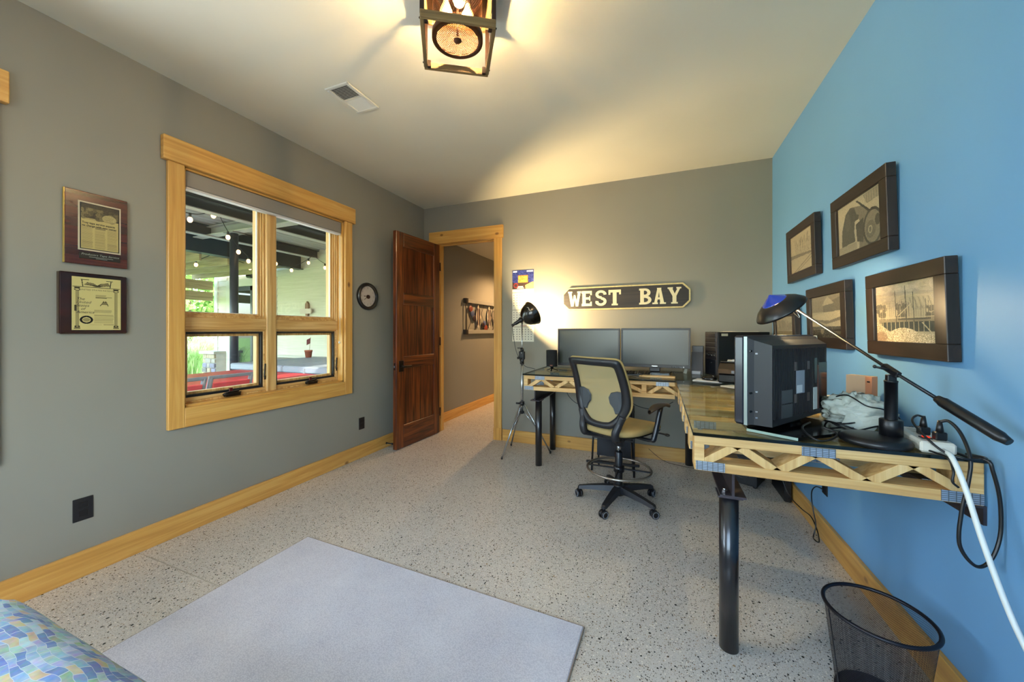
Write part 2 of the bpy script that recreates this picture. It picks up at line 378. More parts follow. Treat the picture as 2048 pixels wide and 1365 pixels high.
struct(MB().box(DX1 + 0.105, XR - BT, YB - BT, YB, 0, BH, 0.002), 'baseboard_back', PX)
struct(MB().box(XR - BT, XR, YF, YB - BT, 0, BH, 0.002), 'baseboard_right', PY)
struct(MB().box(XL, XR, YF, YF + BT, 0, BH, 0.002), 'baseboard_front', PX)
# hall beyond the door
HZ = 2.46
struct(MB().box(XL, -1.1, YB + 0.12, 7.6, HZ, HZ + 0.1), 'ceiling_hall', m_ceil)
struct(MB().box(-1.35, -1.2, YB + 0.12, 7.6, 0, HZ), 'wall_hall', m_grey)
struct(MB().box(XL, -1.2, 7.5, 7.6, 0, HZ), 'wall_hall_end', m_grey)
struct(MB().box(XL, XL + BT, YB + 0.12, 7.5, 0, BH, 0.002), 'baseboard_hall', PY)
struct(MB().box(XL, -1.35, 7.48, 7.5, 0, BH, 0.002), 'baseboard_hall_end', PX)
hl = thing('recessed_light', 'round recessed light in the hallway ceiling beyond the door', 'ceiling light', (-1.95, 5.75, HZ))
MB().lathe([(0.085, 0.0), (0.085, -0.006), (0.062, -0.008), (0.060, 0.0)], 24).build('trim_ring', m_white, hl)
MB().cyl((0, 0, -0.002), (0, 0, -0.004), 0.06, n=24).build('lamp_disc', M('hall_lamp_disc', '#ffdca0', 0.5, emit=6, emit_col='#ffc27a'), hl)
light('hall_lamp', 'SPOT', (-1.95, 5.75, HZ - 0.02), 260, (1.0, 0.60, 0.28), spot_size=2.6, spot_blend=0.6, shadow_soft_size=0.06, look=(0, 0, -1))
# ------------------------------------------------------------------ windows (structure, with parts)
def window(n, y0, y1, z0, z1, full=True):
    w = thing('window_%d' % n, None, None); w['kind'] = 'structure'
    cw = 0.083; t = 0.024
    # casing: side boards, apron and head board
    MB().box(XL, XL + t, y0 - cw, y0, z0 - 0.118, z1, 0.003).build('casing_board', PZ, w); MB().box(XL, XL + t, y1, y1 + cw, z0 - 0.118, z1, 0.003).build('casing_board', PZ, w)
    MB().box(XL, XL + t, y0, y1, z0 - 0.118, z0, 0.003).build('casing_board', PY, w)
    MB().box(XL, XL + t + 0.010, y0 - cw - 0.026, y1 + cw + 0.030, z1, z1 + 0.142, 0.003).build('head_board', PY, w)
    # jamb lining
    xa = XL - 0.10; MB().box(xa, XL, y0 - 0.001, y0 + 0.014, z0, z1).build('jamb', PZ, w); MB().box(xa, XL, y1 - 0.014, y1 + 0.001, z0, z1).build('jamb', PZ, w)
    MB().box(xa, XL, y0, y1, z0 - 0.001, z0 + 0.014).build('sill', PY, w); MB().box(xa, XL, y0, y1, z1 - 0.014, z1 + 0.001).build('jamb', PY, w)
    y0 += 0.014; y1 -= 0.014; z0 += 0.014; z1 -= 0.014; ym = 1.907 if n == 1 else (y0 + y1) / 2; zr = (1.243, 1.325)
    xo = XL - WT + 0.005
    MB().ring(y0, y1, z0, z1, 0.012, xo, XL - 0.055, 0.002).build('frame', PFZ, w)
    MB().box(xo, XL - 0.040, ym - 0.037, ym + 0.037, z0, z1, 0.003).build('mullion', PFZ, w)
    for a, b in ((y0 + 0.012, ym - 0.037), (ym + 0.037, y1 - 0.012)):
        MB().box(xo, XL - 0.047, a, b, zr[0], zr[1], 0.003).build('rail', PF, w)
        # fixed upper sash, stepped profile
        s_ = MB().ring(a, b, zr[1], z1 - 0.012, 0.011, xo, XL - 0.066, 0.002).ring(a + 0.011, b - 0.011, zr[1] + 0.011, z1 - 0.023, 0.011, xo, XL - 0.080, 0.002).ring(a + 0.022, b - 0.022, zr[1] + 0.022, z1 - 0.034, 0.011, xo, XL - 0.094, 0.002).build('sash', PFZ, w)
        MB().ring(a + 0.033, b - 0.033, zr[1] + 0.033, z1 - 0.045, 0.004, XL - 0.113, XL - 0.100, 0.0).build('glazing_bead', m_white, s_)
        MB().box(XL - 0.112, XL - 0.108, a + 0.033, b - 0.033, zr[1] + 0.033, z1 - 0.045).build('pane', m_pane, s_)
        # awning sash below: black gasket and inner bead
        s_ = MB().ring(a, b, z0 + 0.022, zr[0], 0.012, xo, XL - 0.062, 0.002).box(xo, XL - 0.060, a, b, z0 + 0.012, z0 + 0.034, 0.002).build('sash', PF, w)
        MB().ring(a + 0.012, b - 0.012, z0 + 0.034, zr[0] - 0.012, 0.014, XL - 0.115, XL - 0.070, 0.0).build('gasket', m_black, s_)
        MB().ring(a + 0.026, b - 0.026, z0 + 0.048, zr[0] - 0.026, 0.018, XL - 0.13, XL - 0.092, 0.002).build('inner_bead', PFZ, s_)
        MB().box(XL - 0.118, XL - 0.114, a + 0.044, b - 0.044, z0 + 0.066, zr[0] - 0.044).build('pane', m_pane, s_)
        if full:
            yc = (a + b) / 2 + 0.02
            k = MB().ball((XL - 0.045, yc, z0 + 0.024), 0.020, 0.062, 0.016, 16, 8).box(XL - 0.064, XL - 0.03, yc - 0.05, yc + 0.05, z0 + 0.006, z0 + 0.018, 0.003).build('crank', m_bronze, w)
            MB().bar((XL - 0.03, yc - 0.045, z0 + 0.036), (XL - 0.036, yc + 0.04, z0 + 0.040), 0.012, 0.008, c=0.002).build('crank_arm', m_bronze, k)
            MB().box(XL - 0.062, XL - 0.056, yc - 0.012, yc + 0.012, z0 + 0.034, z0 + 0.062, 0.002).build('latch', M('red_brown_latch', '#5a1015', 0.4), k)
            MB().bar((XL - 0.052, b - 0.012, 0.885), (XL - 0.044, b - 0.010, 0.99), 0.010, 0.010, (1, 0, 0), 0.003).bar((XL - 0.046, b - 0.012, 0.87), (XL - 0.038, b - 0.016, 0.90), 0.012, 0.006, (1, 0, 0), 0.002).build('lock_lever', m_bronze, w)
    return w
window(1, *W1); window(2, *W2, full=False)
w3 = thing('window_3', None, None); w3['kind'] = 'structure'  # unseen window added behind the camera to bring in fill daylight
fr3 = MB()
for a, b, c, d in ((W3[0] - 0.083, W3[0], W3[2] - 0.118, W3[3]), (W3[1], W3[1] + 0.083, W3[2] - 0.118, W3[3]), (W3[0], W3[1], W3[2] - 0.118, W3[2]), (W3[0] - 0.11, W3[1] + 0.11, W3[3], W3[3] + 0.142)): fr3.box(a, b, YF, YF + 0.024, c, d, 0.003)
fr3.build('casing', PX, w3); MB().box(-0.587, -0.513, YF - 0.14, YF - 0.04, W3[2], W3[3], 0.003).build('mullion', PFZ, w3)
MB().box(W3[0], W3[1], YF - 0.11, YF - 0.106, W3[2], W3[3]).build('pane', m_pane, w3)
# roller shade inside window 1
sh = thing('roller_shade', 'grey fabric roller shade rolled up under the window head board', 'window shade', (XL, 1.94, 2.245))
MB().box(-0.062, -0.006, -0.595, 0.595, -0.115, -0.015, 0.006).build('cassette', M('shade_grey', '#8a8379', 0.7, bp=(300, 0.2)), sh)
MB().box(-0.058, -0.010, -0.593, 0.593, -0.128, -0.114, 0.003).build('bottom_rail', M('shade_white', '#cfccc8', 0.5), sh)
MB().tube([(-0.02, 0.585, -0.12), (-0.02, 0.586, -0.7), (-0.016, 0.586, -1.10), (-0.012, 0.586, -0.7), (-0.012, 0.585, -0.12)], 0.0013, 6).build('bead_chain', m_white, sh)
MB().ball((-0.016, 0.580, -1.115), 0.009, 0.009, 0.012, 10, 6).build('chain_weight', M('clear_weight', '#d8dad5', 0.2), sh)
# ------------------------------------------------------------------ door and its casing
wal_z = wood('walnut_z', '#2c1206', '#57260e', '#7d4018', 2, 0.30, 0.9, coat=0.35, contrast=1.5); wal_y = wood('walnut_y', '#2c1206', '#57260e', '#7d4018', 1, 0.30, 0.9, coat=0.35, contrast=1.5)
wal_x = wood('walnut_x', '#2c1206', '#57260e', '#7d4018', 0, 0.30, 0.9, coat=0.35, contrast=1.5)
dc = thing('trim_2', None, None); dc['kind'] = 'structure'
for x0, x1 in ((DX0 - 0.098, DX0), (DX1, DX1 + 0.093)):
    MB().box(x0, x1, YB - 0.022, YB, 0.135, DZ, 0.002).build('casing_board', PZ, dc)
    MB().box(x0 - 0.004, x1 + 0.004, YB - 0.028, YB, 0, 0.137, 0.002).build('plinth_block', PZ, dc)
MB().box(DX0 - 0.115, DX1 + 0.112, YB - 0.030, YB, DZ, DZ + 0.145, 0.003).build('head_board', PX, dc)
MB().box(DX0 - 0.02, DX0, YB - 0.002, YB + 0.122, 0, DZ).build('jamb', PZ, dc); MB().box(DX1, DX1 + 0.02, YB - 0.002, YB + 0.122, 0, DZ).build('jamb', PZ, dc)
MB().box(DX0 - 0.02, DX1 + 0.02, YB - 0.002, YB + 0.122, DZ, DZ + 0.02).build('jamb', PX, dc)
MB().box(DX0, DX1, YB + 0.05, YB + 0.062, DZ - 0.012, DZ, 0.002).build('door_stop', PX, dc)
MB().box(DX0, DX0 + 0.012, YB + 0.05, YB + 0.085, 0, DZ - 0.012, 0.002).build('door_stop', PZ, dc)
MB().box(DX1 - 0.012, DX1, YB + 0.05, YB + 0.085, 0, DZ - 0.012, 0.002).build('door_stop', PZ, dc)
dr = thing('door_1', None, None, (DX0 + 0.032, YB - 0.018, 0.008), PI / 2 + math.atan2(-0.735, -0.040) + PI + 0.0); dr['kind'] = 'structure'
# local frame of the open door: +y runs back from the hinge (room side is -y), +x is the face seen
dr.rotation_euler = (0, 0, -math.atan2(0.036, 0.735))
DW, DT, DH = 0.742, 0.045, 2.262; st = 0.112
MB().box(-DT, 0, -DW, -DW + st, 0, DH, 0.003).build('stile', wal_z, dr); MB().box(-DT, 0, -st, 0, 0, DH, 0.003).build('stile', wal_z, dr)
rails = [(0, 0.235), (0.83, 0.955), (1.505, 1.63), (DH - 0.15, DH)]
for a, b in rails: MB().box(-DT, 0, -DW + st, -st, a, b, 0.002).build('rail', wal_y, dr)
for (a, b), (c, d) in zip(rails[:-1], rails[1:]): MB().box(-DT + 0.014, -0.014, -DW + st - 0.005, -st + 0.005, b - 0.005, c + 0.005).build('panel', wal_z, dr)
hd = MB().box(0, 0.008, -DW + 0.035, -DW + 0.100, 0.80, 0.915, 0.002).cyl((0, -DW + 0.068, 0.857), (0.045, -DW + 0.068, 0.857), 0.010, n=12).build('handle', m_bronze, dr)
MB().bar((0.045, -DW + 0.055, 0.857), (0.045, -DW + 0.185, 0.853), 0.016, 0.018, c=0.004).build('lever', m_bronze, hd)
MB().box(-0.032, -0.013, -DW - 0.0015, -DW, 0.82, 0.895).build('latch_plate', m_bronze, dr); MB().box(-0.029, -0.016, -DW - 0.010, -DW, 0.845, 0.868, 0.002).build('latch_bolt', m_chrome, dr)
MB().box(-0.058, -DT, -DW + 0.035, -DW + 0.100, 0.80, 0.915, 0.002).build('handle', m_bronze, dr)
for z in (0.25, 1.10, 2.0): MB().cyl((0.002, 0.006, z - 0.05), (0.002, 0.006, z + 0.05), 0.007, n=10).build('hinge', m_bronze, dr)
ds = thing('door_stop', 'small black spring door stop screwed to the baseboard beside the door', 'door stop', (XL + BT, 3.10, 0.045))
MB().cyl((0, 0, 0), (0.006, 0, 0), 0.011, n=12).build('base', m_black, ds); MB().cyl((0.006, 0, 0), (0.07, 0, 0), 0.005, n=10).build('rod', m_black, ds); MB().cyl((0.068, 0, 0), (0.085, 0, 0), 0.010, n=12).build('tip', m_black, ds)
# ------------------------------------------------------------------ electrical outlets
def outlet(name, loc, rot, label):
    t = thing(name, label, 'outlet', loc, rot=rot, group='black wall outlets')       # +y local points out of the wall
    MB().box(-0.036, 0.036, 0, 0.005, -0.057, 0.057, 0.002).build('cover_plate', m_black, t)
    for s in (-1, 1): MB().box(-0.017, 0.017, 0.005, 0.0075, s * 0.021 - 0.015, s * 0.021 + 0.015, 0.003).build('socket', M('socket_black', '#0c0c0e', 0.35), t)
    MB().cyl((0, 0.005, 0), (0, 0.0065, 0), 0.003, n=8).build('screw', m_black, t)
outlet('wall_outlet', (XL, 0.906, 0.337), (0, 0, -PI / 2), 'black wall outlet low on the grey wall under the two plaques')
outlet('wall_outlet', (XL, 2.772, 0.330), (0, 0, -PI / 2), 'black wall outlet low on the grey wall between window and open door')
outlet('wall_outlet', (XR, 2.70, 0.325), (0, 0, PI / 2), 'black wall outlet on the blue wall under the desk')
# ------------------------------------------------------------------ ceiling vent
vt = thing('ceiling_vent', 'white rectangular air vent in the ceiling', 'vent', (-1.835, 1.806, ZC))
m_vent = M('vent_white', '#d5d2c4', 0.5)
for a in ((-0.092, 0.092, -0.138, -0.118), (-0.092, 0.092, 0.118, 0.138), (-0.092, -0.068, -0.118, 0.118), (0.068, 0.092, -0.118, 0.118)): MB().box(*a, -0.010, 0, 0.003).build('frame_bar', m_vent, vt)
MB().box(-0.068, 0.068, -0.004, 0.004, -0.008, 0).build('centre_bar', m_vent, vt); MB().box(-0.068, 0.068, -0.118, 0.118, -0.0015, 0).build('duct', M('duct_dark', '#3d3830', 0.8), vt)
for i in range(20):
    s = -1 if i < 10 else 1; y = s * 0.007 + s * (i % 10 + 0.5) * 0.011
    MB().bar((-0.068, y, -0.005), (0.068, y, -0.005), 0.009, 0.0012, (0, 0.75 * -1, 1) if s < 0 else (0, 0.75, 1)).build('slat', m_vent, vt)
# ================================================================== things on the walls
m_cream = M('cream_paint', '#d9cfa6', 0.5); m_ink = M('black_ink', '#15130f', 0.6); m_gold = M('gold_ink', '#c9ba7c', 0.5)
# ---- clock on the left wall (local x out of the wall, y right, z up seen from the room: right is +y)
ck = thing('wall_clock', 'round black framed wall clock with bird picture between window and door', 'clock', (XL, 2.842, 1.578))
MB().lathe([(0.0, 0.0), (0.134, 0.0), (0.136, 0.012), (0.128, 0.030), (0.120, 0.032), (0.116, 0.024), (0.109, 0.028), (0.104, 0.022), (0.102, 0.010)], 44, (0, 0, 0), (1, 0, 0)).build('rim', M('clock_black', '#0d0b0c', 0.3, coat=0.3), ck)
MB().cyl((0.009, 0, 0), (0.011, 0, 0), 0.103, n=44).build('face', M('clock_face', '#cbbfb2', 0.5, nz=(30, '#c2b3a4', 0.5)), ck)
for i in range(1, 13):
    a = PI / 2 - i * PI / 6; text('numeral', str(i), 0.024, (0.0115, 0.083 * math.cos(a), 0.083 * math.sin(a) - 0.008), (0, 1, 0), (0, 0, 1), M('numeral_grey', '#6f6658', 0.6) if i == 1 else bpy.data.materials['numeral_grey'], ck, 'CENTER')
bd = MB(); m_bird = M('bird_print', '#3a1f1c', 0.6)
bd.prism([(0.026 * math.cos(t), 0.020 * math.sin(t)) for t in np.linspace(0, 2 * PI, 20, endpoint=False)], 0.0112, 0.0118, (0, 0.008, -0.004), (0, 1, 0), (0, 0, 1), (1, 0, 0))
bd.prism([(0.022, 0.0), (0.032, 0.016), (0.026, -0.008)], 0.0112, 0.0118, (0, 0.0, 0.0), (0, 1, 0), (0, 0, 1), (1, 0, 0)).prism([(-0.01, -0.002), (-0.05, 0.004), (-0.048, -0.006)], 0.0112, 0.0118, (0, 0, 0), (0, 1, 0), (0, 0, 1), (1, 0, 0))
bd.build('bird_print', m_bird, ck)
MB().bar((0.014, 0.004, 0.002), (0.014, -0.046, -0.036), 0.0018, 0.005, (1, 0, 0)).build('hand', m_ink, ck); MB().bar((0.015, 0.006, 0), (0.015, -0.030, 0.003), 0.0018, 0.006, (1, 0, 0)).build('hand', m_ink, ck)
MB().cyl((0.028, 0, 0), (0.0285, 0, 0), 0.104, n=40).build('cover_glass', glass('clock_glass', '#ffffff', 0.0, 0.6), ck)
# ---- two plaques
m_mah = wood('mahogany', '#2a0d08', '#451910', '#5a2516', 1, 0.25, 0.7, coat=0.5); m_gilt = M('gilt_edge', '#b99f4e', 0.35, 0.4); m_mahd = wood('mahogany_dark', '#180706', '#2b0f0c', '#3a1712', 1, 0.22, 0.6, coat=0.5)
p1 = thing('newspaper_plaque', 'wooden plaque with a framed newspaper clipping and black nameplate', 'plaque', (XL, 0.953, 1.757))
MB().box(0, 0.018, -0.1145, 0.1145, -0.184, 0.184, 0.003).build('board', m_mah, p1); MB().box(0.002, 0.0165, -0.1165, -0.1140, -0.183, 0.183).build('gilt_edge', m_gilt, p1)
MB().box(0.018, 0.0195, -0.070, 0.086, -0.113, 0.134).build('backing', M('plaque_mat', '#b9ad92', 0.4), p1); MB().box(0.0195, 0.0203, -0.064, 0.080, -0.106, 0.127).build('black_border', m_ink, p1)
r = Ras(110, 176, (0.66, 0.60, 0.38)); r.rect(0, 0, 1, 0.31, (0.16, 0.14, 0.10))
for i in range(60): r.ell(random.uniform(0, 1), random.uniform(0.08, 0.31), random.uniform(0.03, 0.09), random.uniform(0.02, 0.06), np.array((0.46, 0.42, 0.27)) * random.uniform(0.3, 1.0), 0.8)
r.ell(0.75, 0.26, 0.2, 0.09, (0.62, 0.57, 0.38), 0.9); r.rect(0, 0, 1, 0.08, (0.14, 0.13, 0.09)); r.noise(0.05, 1, ((r.Y < 0.31)).astype(float)); r.tlines(0.02, 0.325, 0.9, 0.355, 2, (0.3, 0.27, 0.17), 0.5)
for c0 in (0.02, 0.355, 0.69): r.tlines(c0, 0.50 if c0 != 0.355 else 0.56, c0 + 0.29, 0.985, 34, (0.28, 0.25, 0.16), 0.55)
r.tlines(0.36, 0.49, 0.66, 0.55, 3, (0.1, 0.09, 0.06), 0.9)
printed('clipping', r.a, (0.0206, -0.060, -0.102), (0, 0.136, 0), (0, 0, 0.225), p1)
text('headline', 'Troy tape service expects', 0.0135, (0.0209, -0.057, 0.024), (0, 1, 0), (0, 0, 1), m_ink, p1, bold=0.0004, width=0.120); text('headline', 'no change with new owner', 0.0135, (0.0209, -0.057, 0.010), (0, 1, 0), (0, 0, 1), m_ink, p1, bold=0.0004, width=0.126)
np_ = MB().box(0.018, 0.0205, -0.066, 0.084, -0.155, -0.122, 0.0008).build('nameplate', m_ink, p1); m_sil = M('silver_engraving', '#9aa09a', 0.4, 0.5)
text('engraving', 'Producers Tape Service', 0.014, (0.0208, -0.060, -0.136), (0, 1, 0), (0, 0, 1), m_sil, np_, shear=0.25, width=0.138); MB().box(0.0205, 0.0207, -0.032, 0.056, -0.1445, -0.1425).build('engraved_line', m_sil, np_); MB().box(0.0205, 0.0207, -0.008, 0.034, -0.1505, -0.1488).build('engraved_line', m_sil, np_)
p2 = thing('patent_plaque', 'dark wooden plaque with a gold patent certificate, eagle and columns', 'plaque', (XL, 0.943, 1.376))
MB().box(0, 0.020, -0.123, 0.123, -0.153, 0.153, 0.005).build('board', m_mahd, p2); MB().box(0.001, 0.019, -0.1245, -0.1225, -0.150, 0.150).build('gilt_edge', M('edge_brown', '#4a3a2c', 0.4), p2)
G = (0.76, 0.70, 0.45); K = (0.10, 0.08, 0.05)
r = Ras(150, 200, G); r.rect(0, 0, 1, 0.012, K).rect(0, 0.988, 1, 1, K).rect(0, 0, 0.012, 1, K).rect(0.988, 0, 1, 1, K)
for cx in (0.115, 0.885):
    r.rect(cx - 0.055, 0.20, cx + 0.055, 0.225, K, 0.8).ell(cx, 0.245, 0.06, 0.022, K, 0.7).ell(cx, 0.243, 0.04, 0.012, G)
    for k in range(5): r.line(cx - 0.028 + k * 0.014, 0.27, cx - 0.028 + k * 0.014, 0.93, 0.0035, K, 0.8)
    r.rect(cx - 0.05, 0.93, cx + 0.05, 0.945, K, 0.8).rect(cx - 0.06, 0.952, cx + 0.06, 0.965, K, 0.8); r.ringe(cx, 0.92, 0.04, 0.012, 0.3, K)
r.rect(0.03, 0.185, 0.97, 0.197, K, 0.9).line(0.20, 0.06, 0.22, 0.18, 0.008, K).line(0.78, 0.06, 0.76, 0.18, 0.008, K).rect(0.18, 0.05, 0.34, 0.062, K).rect(0.68, 0.05, 0.82, 0.062, K)
r.poly([(0.24, 0.15), (0.30, 0.10), (0.42, 0.11), (0.50, 0.15), (0.58, 0.11), (0.72, 0.09), (0.77, 0.15), (0.62, 0.16), (0.55, 0.18), (0.47, 0.18), (0.38, 0.16)], K, 0.75)
for k in range(8): r.line(0.26 + k * 0.03, 0.145, 0.30 + k * 0.028, 0.11, 0.004, G, 0.8).line(0.56 + k * 0.025, 0.15, 0.60 + k * 0.022, 0.105, 0.004, G, 0.8)
r.ringe(0.29, 0.80, 0.105, 0.062, 0.22, K).ell(0.29, 0.80, 0.07, 0.035, (0.45, 0.41, 0.26), 0.7)
r.tlines(0.47, 0.33, 0.80, 0.40, 4, K, 0.7, 0.4); r.rect(0.60, 0.455, 0.70, 0.51, (0.35, 0.31, 0.2), 0.7).line(0.56, 0.53, 0.60, 0.49, 0.006, K).line(0.72, 0.53, 0.70, 0.49, 0.006, K).rect(0.62, 0.44, 0.64, 0.47, K, 0.7).rect(0.66, 0.44, 0.68, 0.47, K, 0.7)
r.tlines(0.44, 0.61, 0.80, 0.67, 6, (0.3, 0.27, 0.17), 0.6, 0.05); r.tlines(0.44, 0.70, 0.84, 0.87, 14, (0.3, 0.27, 0.17), 0.5, 0.05); r.tlines(0.36, 0.89, 0.60, 0.905, 1, K, 0.6).tlines(0.63, 0.885, 0.84, 0.90, 1, K, 0.6)
r.rect(0.06, 0.53, 0.10, 0.64, K, 0.7).rect(0.05, 0.36, 0.30, 0.66, G, 0.0)
printed('certificate', r.a, (0.0206, -0.084, -0.137), (0, 0.182, 0), (0, 0, 0.272), p2, PRINT_GLOSS)
for k, s in enumerate(('The', 'United', 'States', '   of', 'America')): text('lettering', s, 0.0185, (0.0210, -0.067, 0.016 - k * 0.0165), (0, 1, 0), (0, 0, 1), m_ink, p2, shear=0.3)
text('lettering', 'UNITED STATES PATENT', 0.0095, (0.0210, -0.055, 0.066), (0, 1, 0), (0, 0, 1), m_ink, p2, width=0.122)
# ---- calendar on the back wall (seen from the front: right is +x, up is +z, out of the wall is -y)
cl = thing('wall_calendar', 'four-part wall calendar with a blue lumber advert on top', 'calendar', (-1.400, YB, 1.51))
MB().box(-0.126, 0.126, -0.004, 0, -0.395, 0.395).build('paper_stack', M('calendar_paper', '#d9d6c6', 0.7), cl)
r = Ras(90, 76, (0.13, 0.17, 0.42)); r.noise(0.05, 4); r.put(r.Y > 0.62 + 0.06 * np.sin(9 * r.X), (0.20, 0.13, 0.10)); r.poly([(0.6, 0.80), (0.95, 0.62), (1, 0.66), (1, 1), (0.62, 1)], (0.70, 0.56, 0.36)); r.ell(0.72, 0.83, 0.10, 0.08, (0.85, 0.65, 0.35))
r.rect(0.27, 0.26, 0.73, 0.66, (0.62, 0.38, 0.17)).rect(0.30, 0.57, 0.70, 0.63, (0.70, 0.34, 0.12)).rect(0.03, 0.03, 0.22, 0.11, (0.75, 0.78, 0.85)).rect(0.68, 0.03, 0.97, 0.10, (0.7, 0.74, 0.82)).rect(0.22, 0.84, 0.5, 0.90, (0.9, 0.9, 0.85)).rect(0.22, 0.92, 0.55, 0.96, (0.8, 0.78, 0.72)); r.ringe(0.17, 0.80, 0.09, 0.11, 0.25, (0.5, 0.12, 0.12)); r.noise(0.03)
printed('advert', r.a, (-0.126, -0.0048, 0.185), (0.252, 0, 0), (0, 0, 0.21), cl)
m_yel = M('sign_yellow', '#e8c84a', 0.5)
text('advert_lettering', 'GUTHRIE', 0.042, (-0.055, -0.0055, 0.298), (1, 0, 0), (0, 0, 1), m_yel, cl, bold=0.0012, width=0.108); text('advert_lettering', 'LUMBER', 0.042, (-0.055, -0.0055, 0.262), (1, 0, 0), (0, 0, 1), m_yel, cl, bold=0.0012, width=0.108)
for k, z in enumerate((-0.02, -0.205, -0.392)):
    r = Ras(63, 48, (0.87, 0.85, 0.77)); r.rect(0.0, 0.10, 1, 0.14, (0.55, 0.50, 0.43), 0.8).rect(0.36, 0.03, 0.66, 0.085, (0.70, 0.48, 0.42), 0.6)
    for i in range(7):
        for j in range(5): r.rect(0.055 + i * 0.135, 0.26 + j * 0.145, 0.10 + i * 0.135, 0.31 + j * 0.145, (0.45, 0.43, 0.40), 0.75)
    printed('month_sheet', r.a, (-0.126, -0.0048, z), (0.252, 0, 0), (0, 0, 0.192 if k == 0 else 0.183), cl)
# ---- WEST BAY sign
sg = thing('west_bay_sign', 'long black wooden WEST BAY sign with cream letters and clipped corners', 'sign', (-0.3415, YB, 1.567), rot=(0, math.radians(-0.25), 0))
oct_ = lambda w, h, c: [(-w, -h + c), (-w + c, -h), (w - c, -h), (w, -h + c), (w, h - c), (w - c, h), (-w + c, h), (-w, h - c)]
MB().prism(oct_(0.606, 0.117, 0.062), -0.030, 0, (0, 0, 0), (1, 0, 0), (0, 0, 1), (0, 1, 0)).build('board', M('sign_cream_edge', '#d3c489', 0.55, nz=(40, '#bda870', 0.4)), sg)
MB().prism(oct_(0.592, 0.104, 0.056), -0.0315, -0.028, (0, 0, 0), (1, 0, 0), (0, 0, 1), (0, 1, 0)).build('black_field', wood('sign_black', '#15120f', '#231d18', '#352b22', 0, 0.55, 0.8), sg)
def ring_poly(cx, cy, rx, ry, a0, a1, n=12): return [(cx + rx * math.cos(a0 + (a1 - a0) * k / n), cy + ry * math.sin(a0 + (a1 - a0) * k / n)) for k in range(n + 1)]
H_ = 0.155
def letter(ch, x):
    mb = MB(); P = lambda pts: mb.prism([(x + a, -H_ / 2 + b) for a, b in pts], -0.0335 - len(mb.v) * 0.000012, -0.0316, (0, 0, 0), (1, 0, 0), (0, 0, 1), (0, 1, 0)); h = H_; s = 0.016
    R = lambda a, b, c, d: P([(a, b), (c, b), (c, d), (a, d)])
    if ch == 'W':
        P([(-0.004, h - s), (0.026, h - s), (0.046, 0), (0.020, 0)]); P([(0.026, 0), (0.046, 0), (0.066, h * 0.76), (0.050, h * 0.76)]); P([(0.050, h * 0.76), (0.066, h * 0.76), (0.090, 0), (0.070, 0)]); P([(0.070, 0), (0.096, 0), (0.120, h - s), (0.092, h - s)])
        R(-0.010, h - s, 0.034, h); R(0.086, h - s, 0.126, h)
    if ch == 'E': R(0.008, 0, 0.042, h); R(0.0, 0, 0.104, 0.026); R(0.0, h - 0.026, 0.104, h); R(0.042, h / 2 - 0.011, 0.086, h / 2 + 0.013); R(0.086, 0.026, 0.104, 0.044); R(0.088, h - 0.044, 0.104, h - 0.026); R(0.078, h / 2 - 0.022, 0.088, h / 2 + 0.024)
    if ch == 'T': R(0.042, 0, 0.078, h); R(0.030, 0, 0.090, 0.016); R(0.0, h - 0.026, 0.12, h); R(0.0, h - 0.048, 0.018, h - 0.026); R(0.102, h - 0.048, 0.12, h - 0.026)
    if ch == 'S':
        q1 = ring_poly(0.055, h * 0.735, 0.054, h * 0.275, 0.25, PI * 1.5, 14); q2 = ring_poly(0.055, h * 0.275, 0.056, h * 0.285, PI / 2, -PI * 0.88, 14)
        i1 = ring_poly(0.055, h * 0.735, 0.026, h * 0.115, 0.25, PI * 1.5, 14); i2 = ring_poly(0.055, h * 0.275, 0.027, h * 0.12, PI / 2, -PI * 0.88, 14)
        for o_, i_ in ((q1, i1), (q2, i2)):
            for k in range(14): P([o_[k], o_[k + 1], i_[k + 1], i_[k]] if o_ is q1 else [i_[k], i_[k + 1], o_[k + 1], o_[k]])
        P([(0.050, h * 0.46), (0.062, h * 0.46), (0.062, h * 0.62), (0.050, h * 0.62)]); P([(0.000, h * 0.16), (0.034, h * 0.22), (0.030, h * 0.30), (0.002, h * 0.32)]); P([(0.080, h * 0.70), (0.110, h * 0.72), (0.108, h * 0.84), (0.082, h * 0.80)])
    if ch == 'B':
        R(0.010, 0, 0.044, h); R(0.0, 0, 0.05, 0.018); R(0.0, h - 0.018, 0.05, h)
        for cy, ry, rx in ((h * 0.735, h * 0.265, 0.052), (h * 0.275, h * 0.275, 0.060)):
            o_ = ring_poly(0.052, cy, rx, ry, -PI / 2, PI / 2, 12); i_ = ring_poly(0.052, cy, rx - 0.030, ry - 0.022, -PI / 2, PI / 2, 12)
            for k in range(12): P([i_[k], o_[k], o_[k + 1], i_[k + 1]])
            R(0.04, cy + ry - 0.022, 0.054, cy + ry); R(0.04, cy - ry, 0.054, cy - ry + 0.022)
    if ch == 'A':
        P([(0.016, 0.012), (0.042, 0.012), (0.066, h), (0.046, h)]); P([(0.070, 0.012), (0.104, 0.012), (0.076, h), (0.056, h)]); R(0.036, 0.044, 0.084, 0.064); R(0.0, 0, 0.050, 0.015); R(0.066, 0, 0.120, 0.015); R(0.042, h - 0.012, 0.080, h)
    if ch == 'Y':
        P([(0.008, h - 0.014), (0.042, h - 0.014), (0.070, h * 0.48), (0.044, h * 0.44)]); P([(0.050, h * 0.46), (0.074, h * 0.44), (0.108, h - 0.014), (0.084, h - 0.014)]); R(0.042, 0, 0.076, h * 0.52); R(0.030, 0, 0.088, 0.014); R(0.0, h - 0.014, 0.046, h); R(0.076, h - 0.014, 0.118, h)
    mb.build('letter', m_cream, sg)
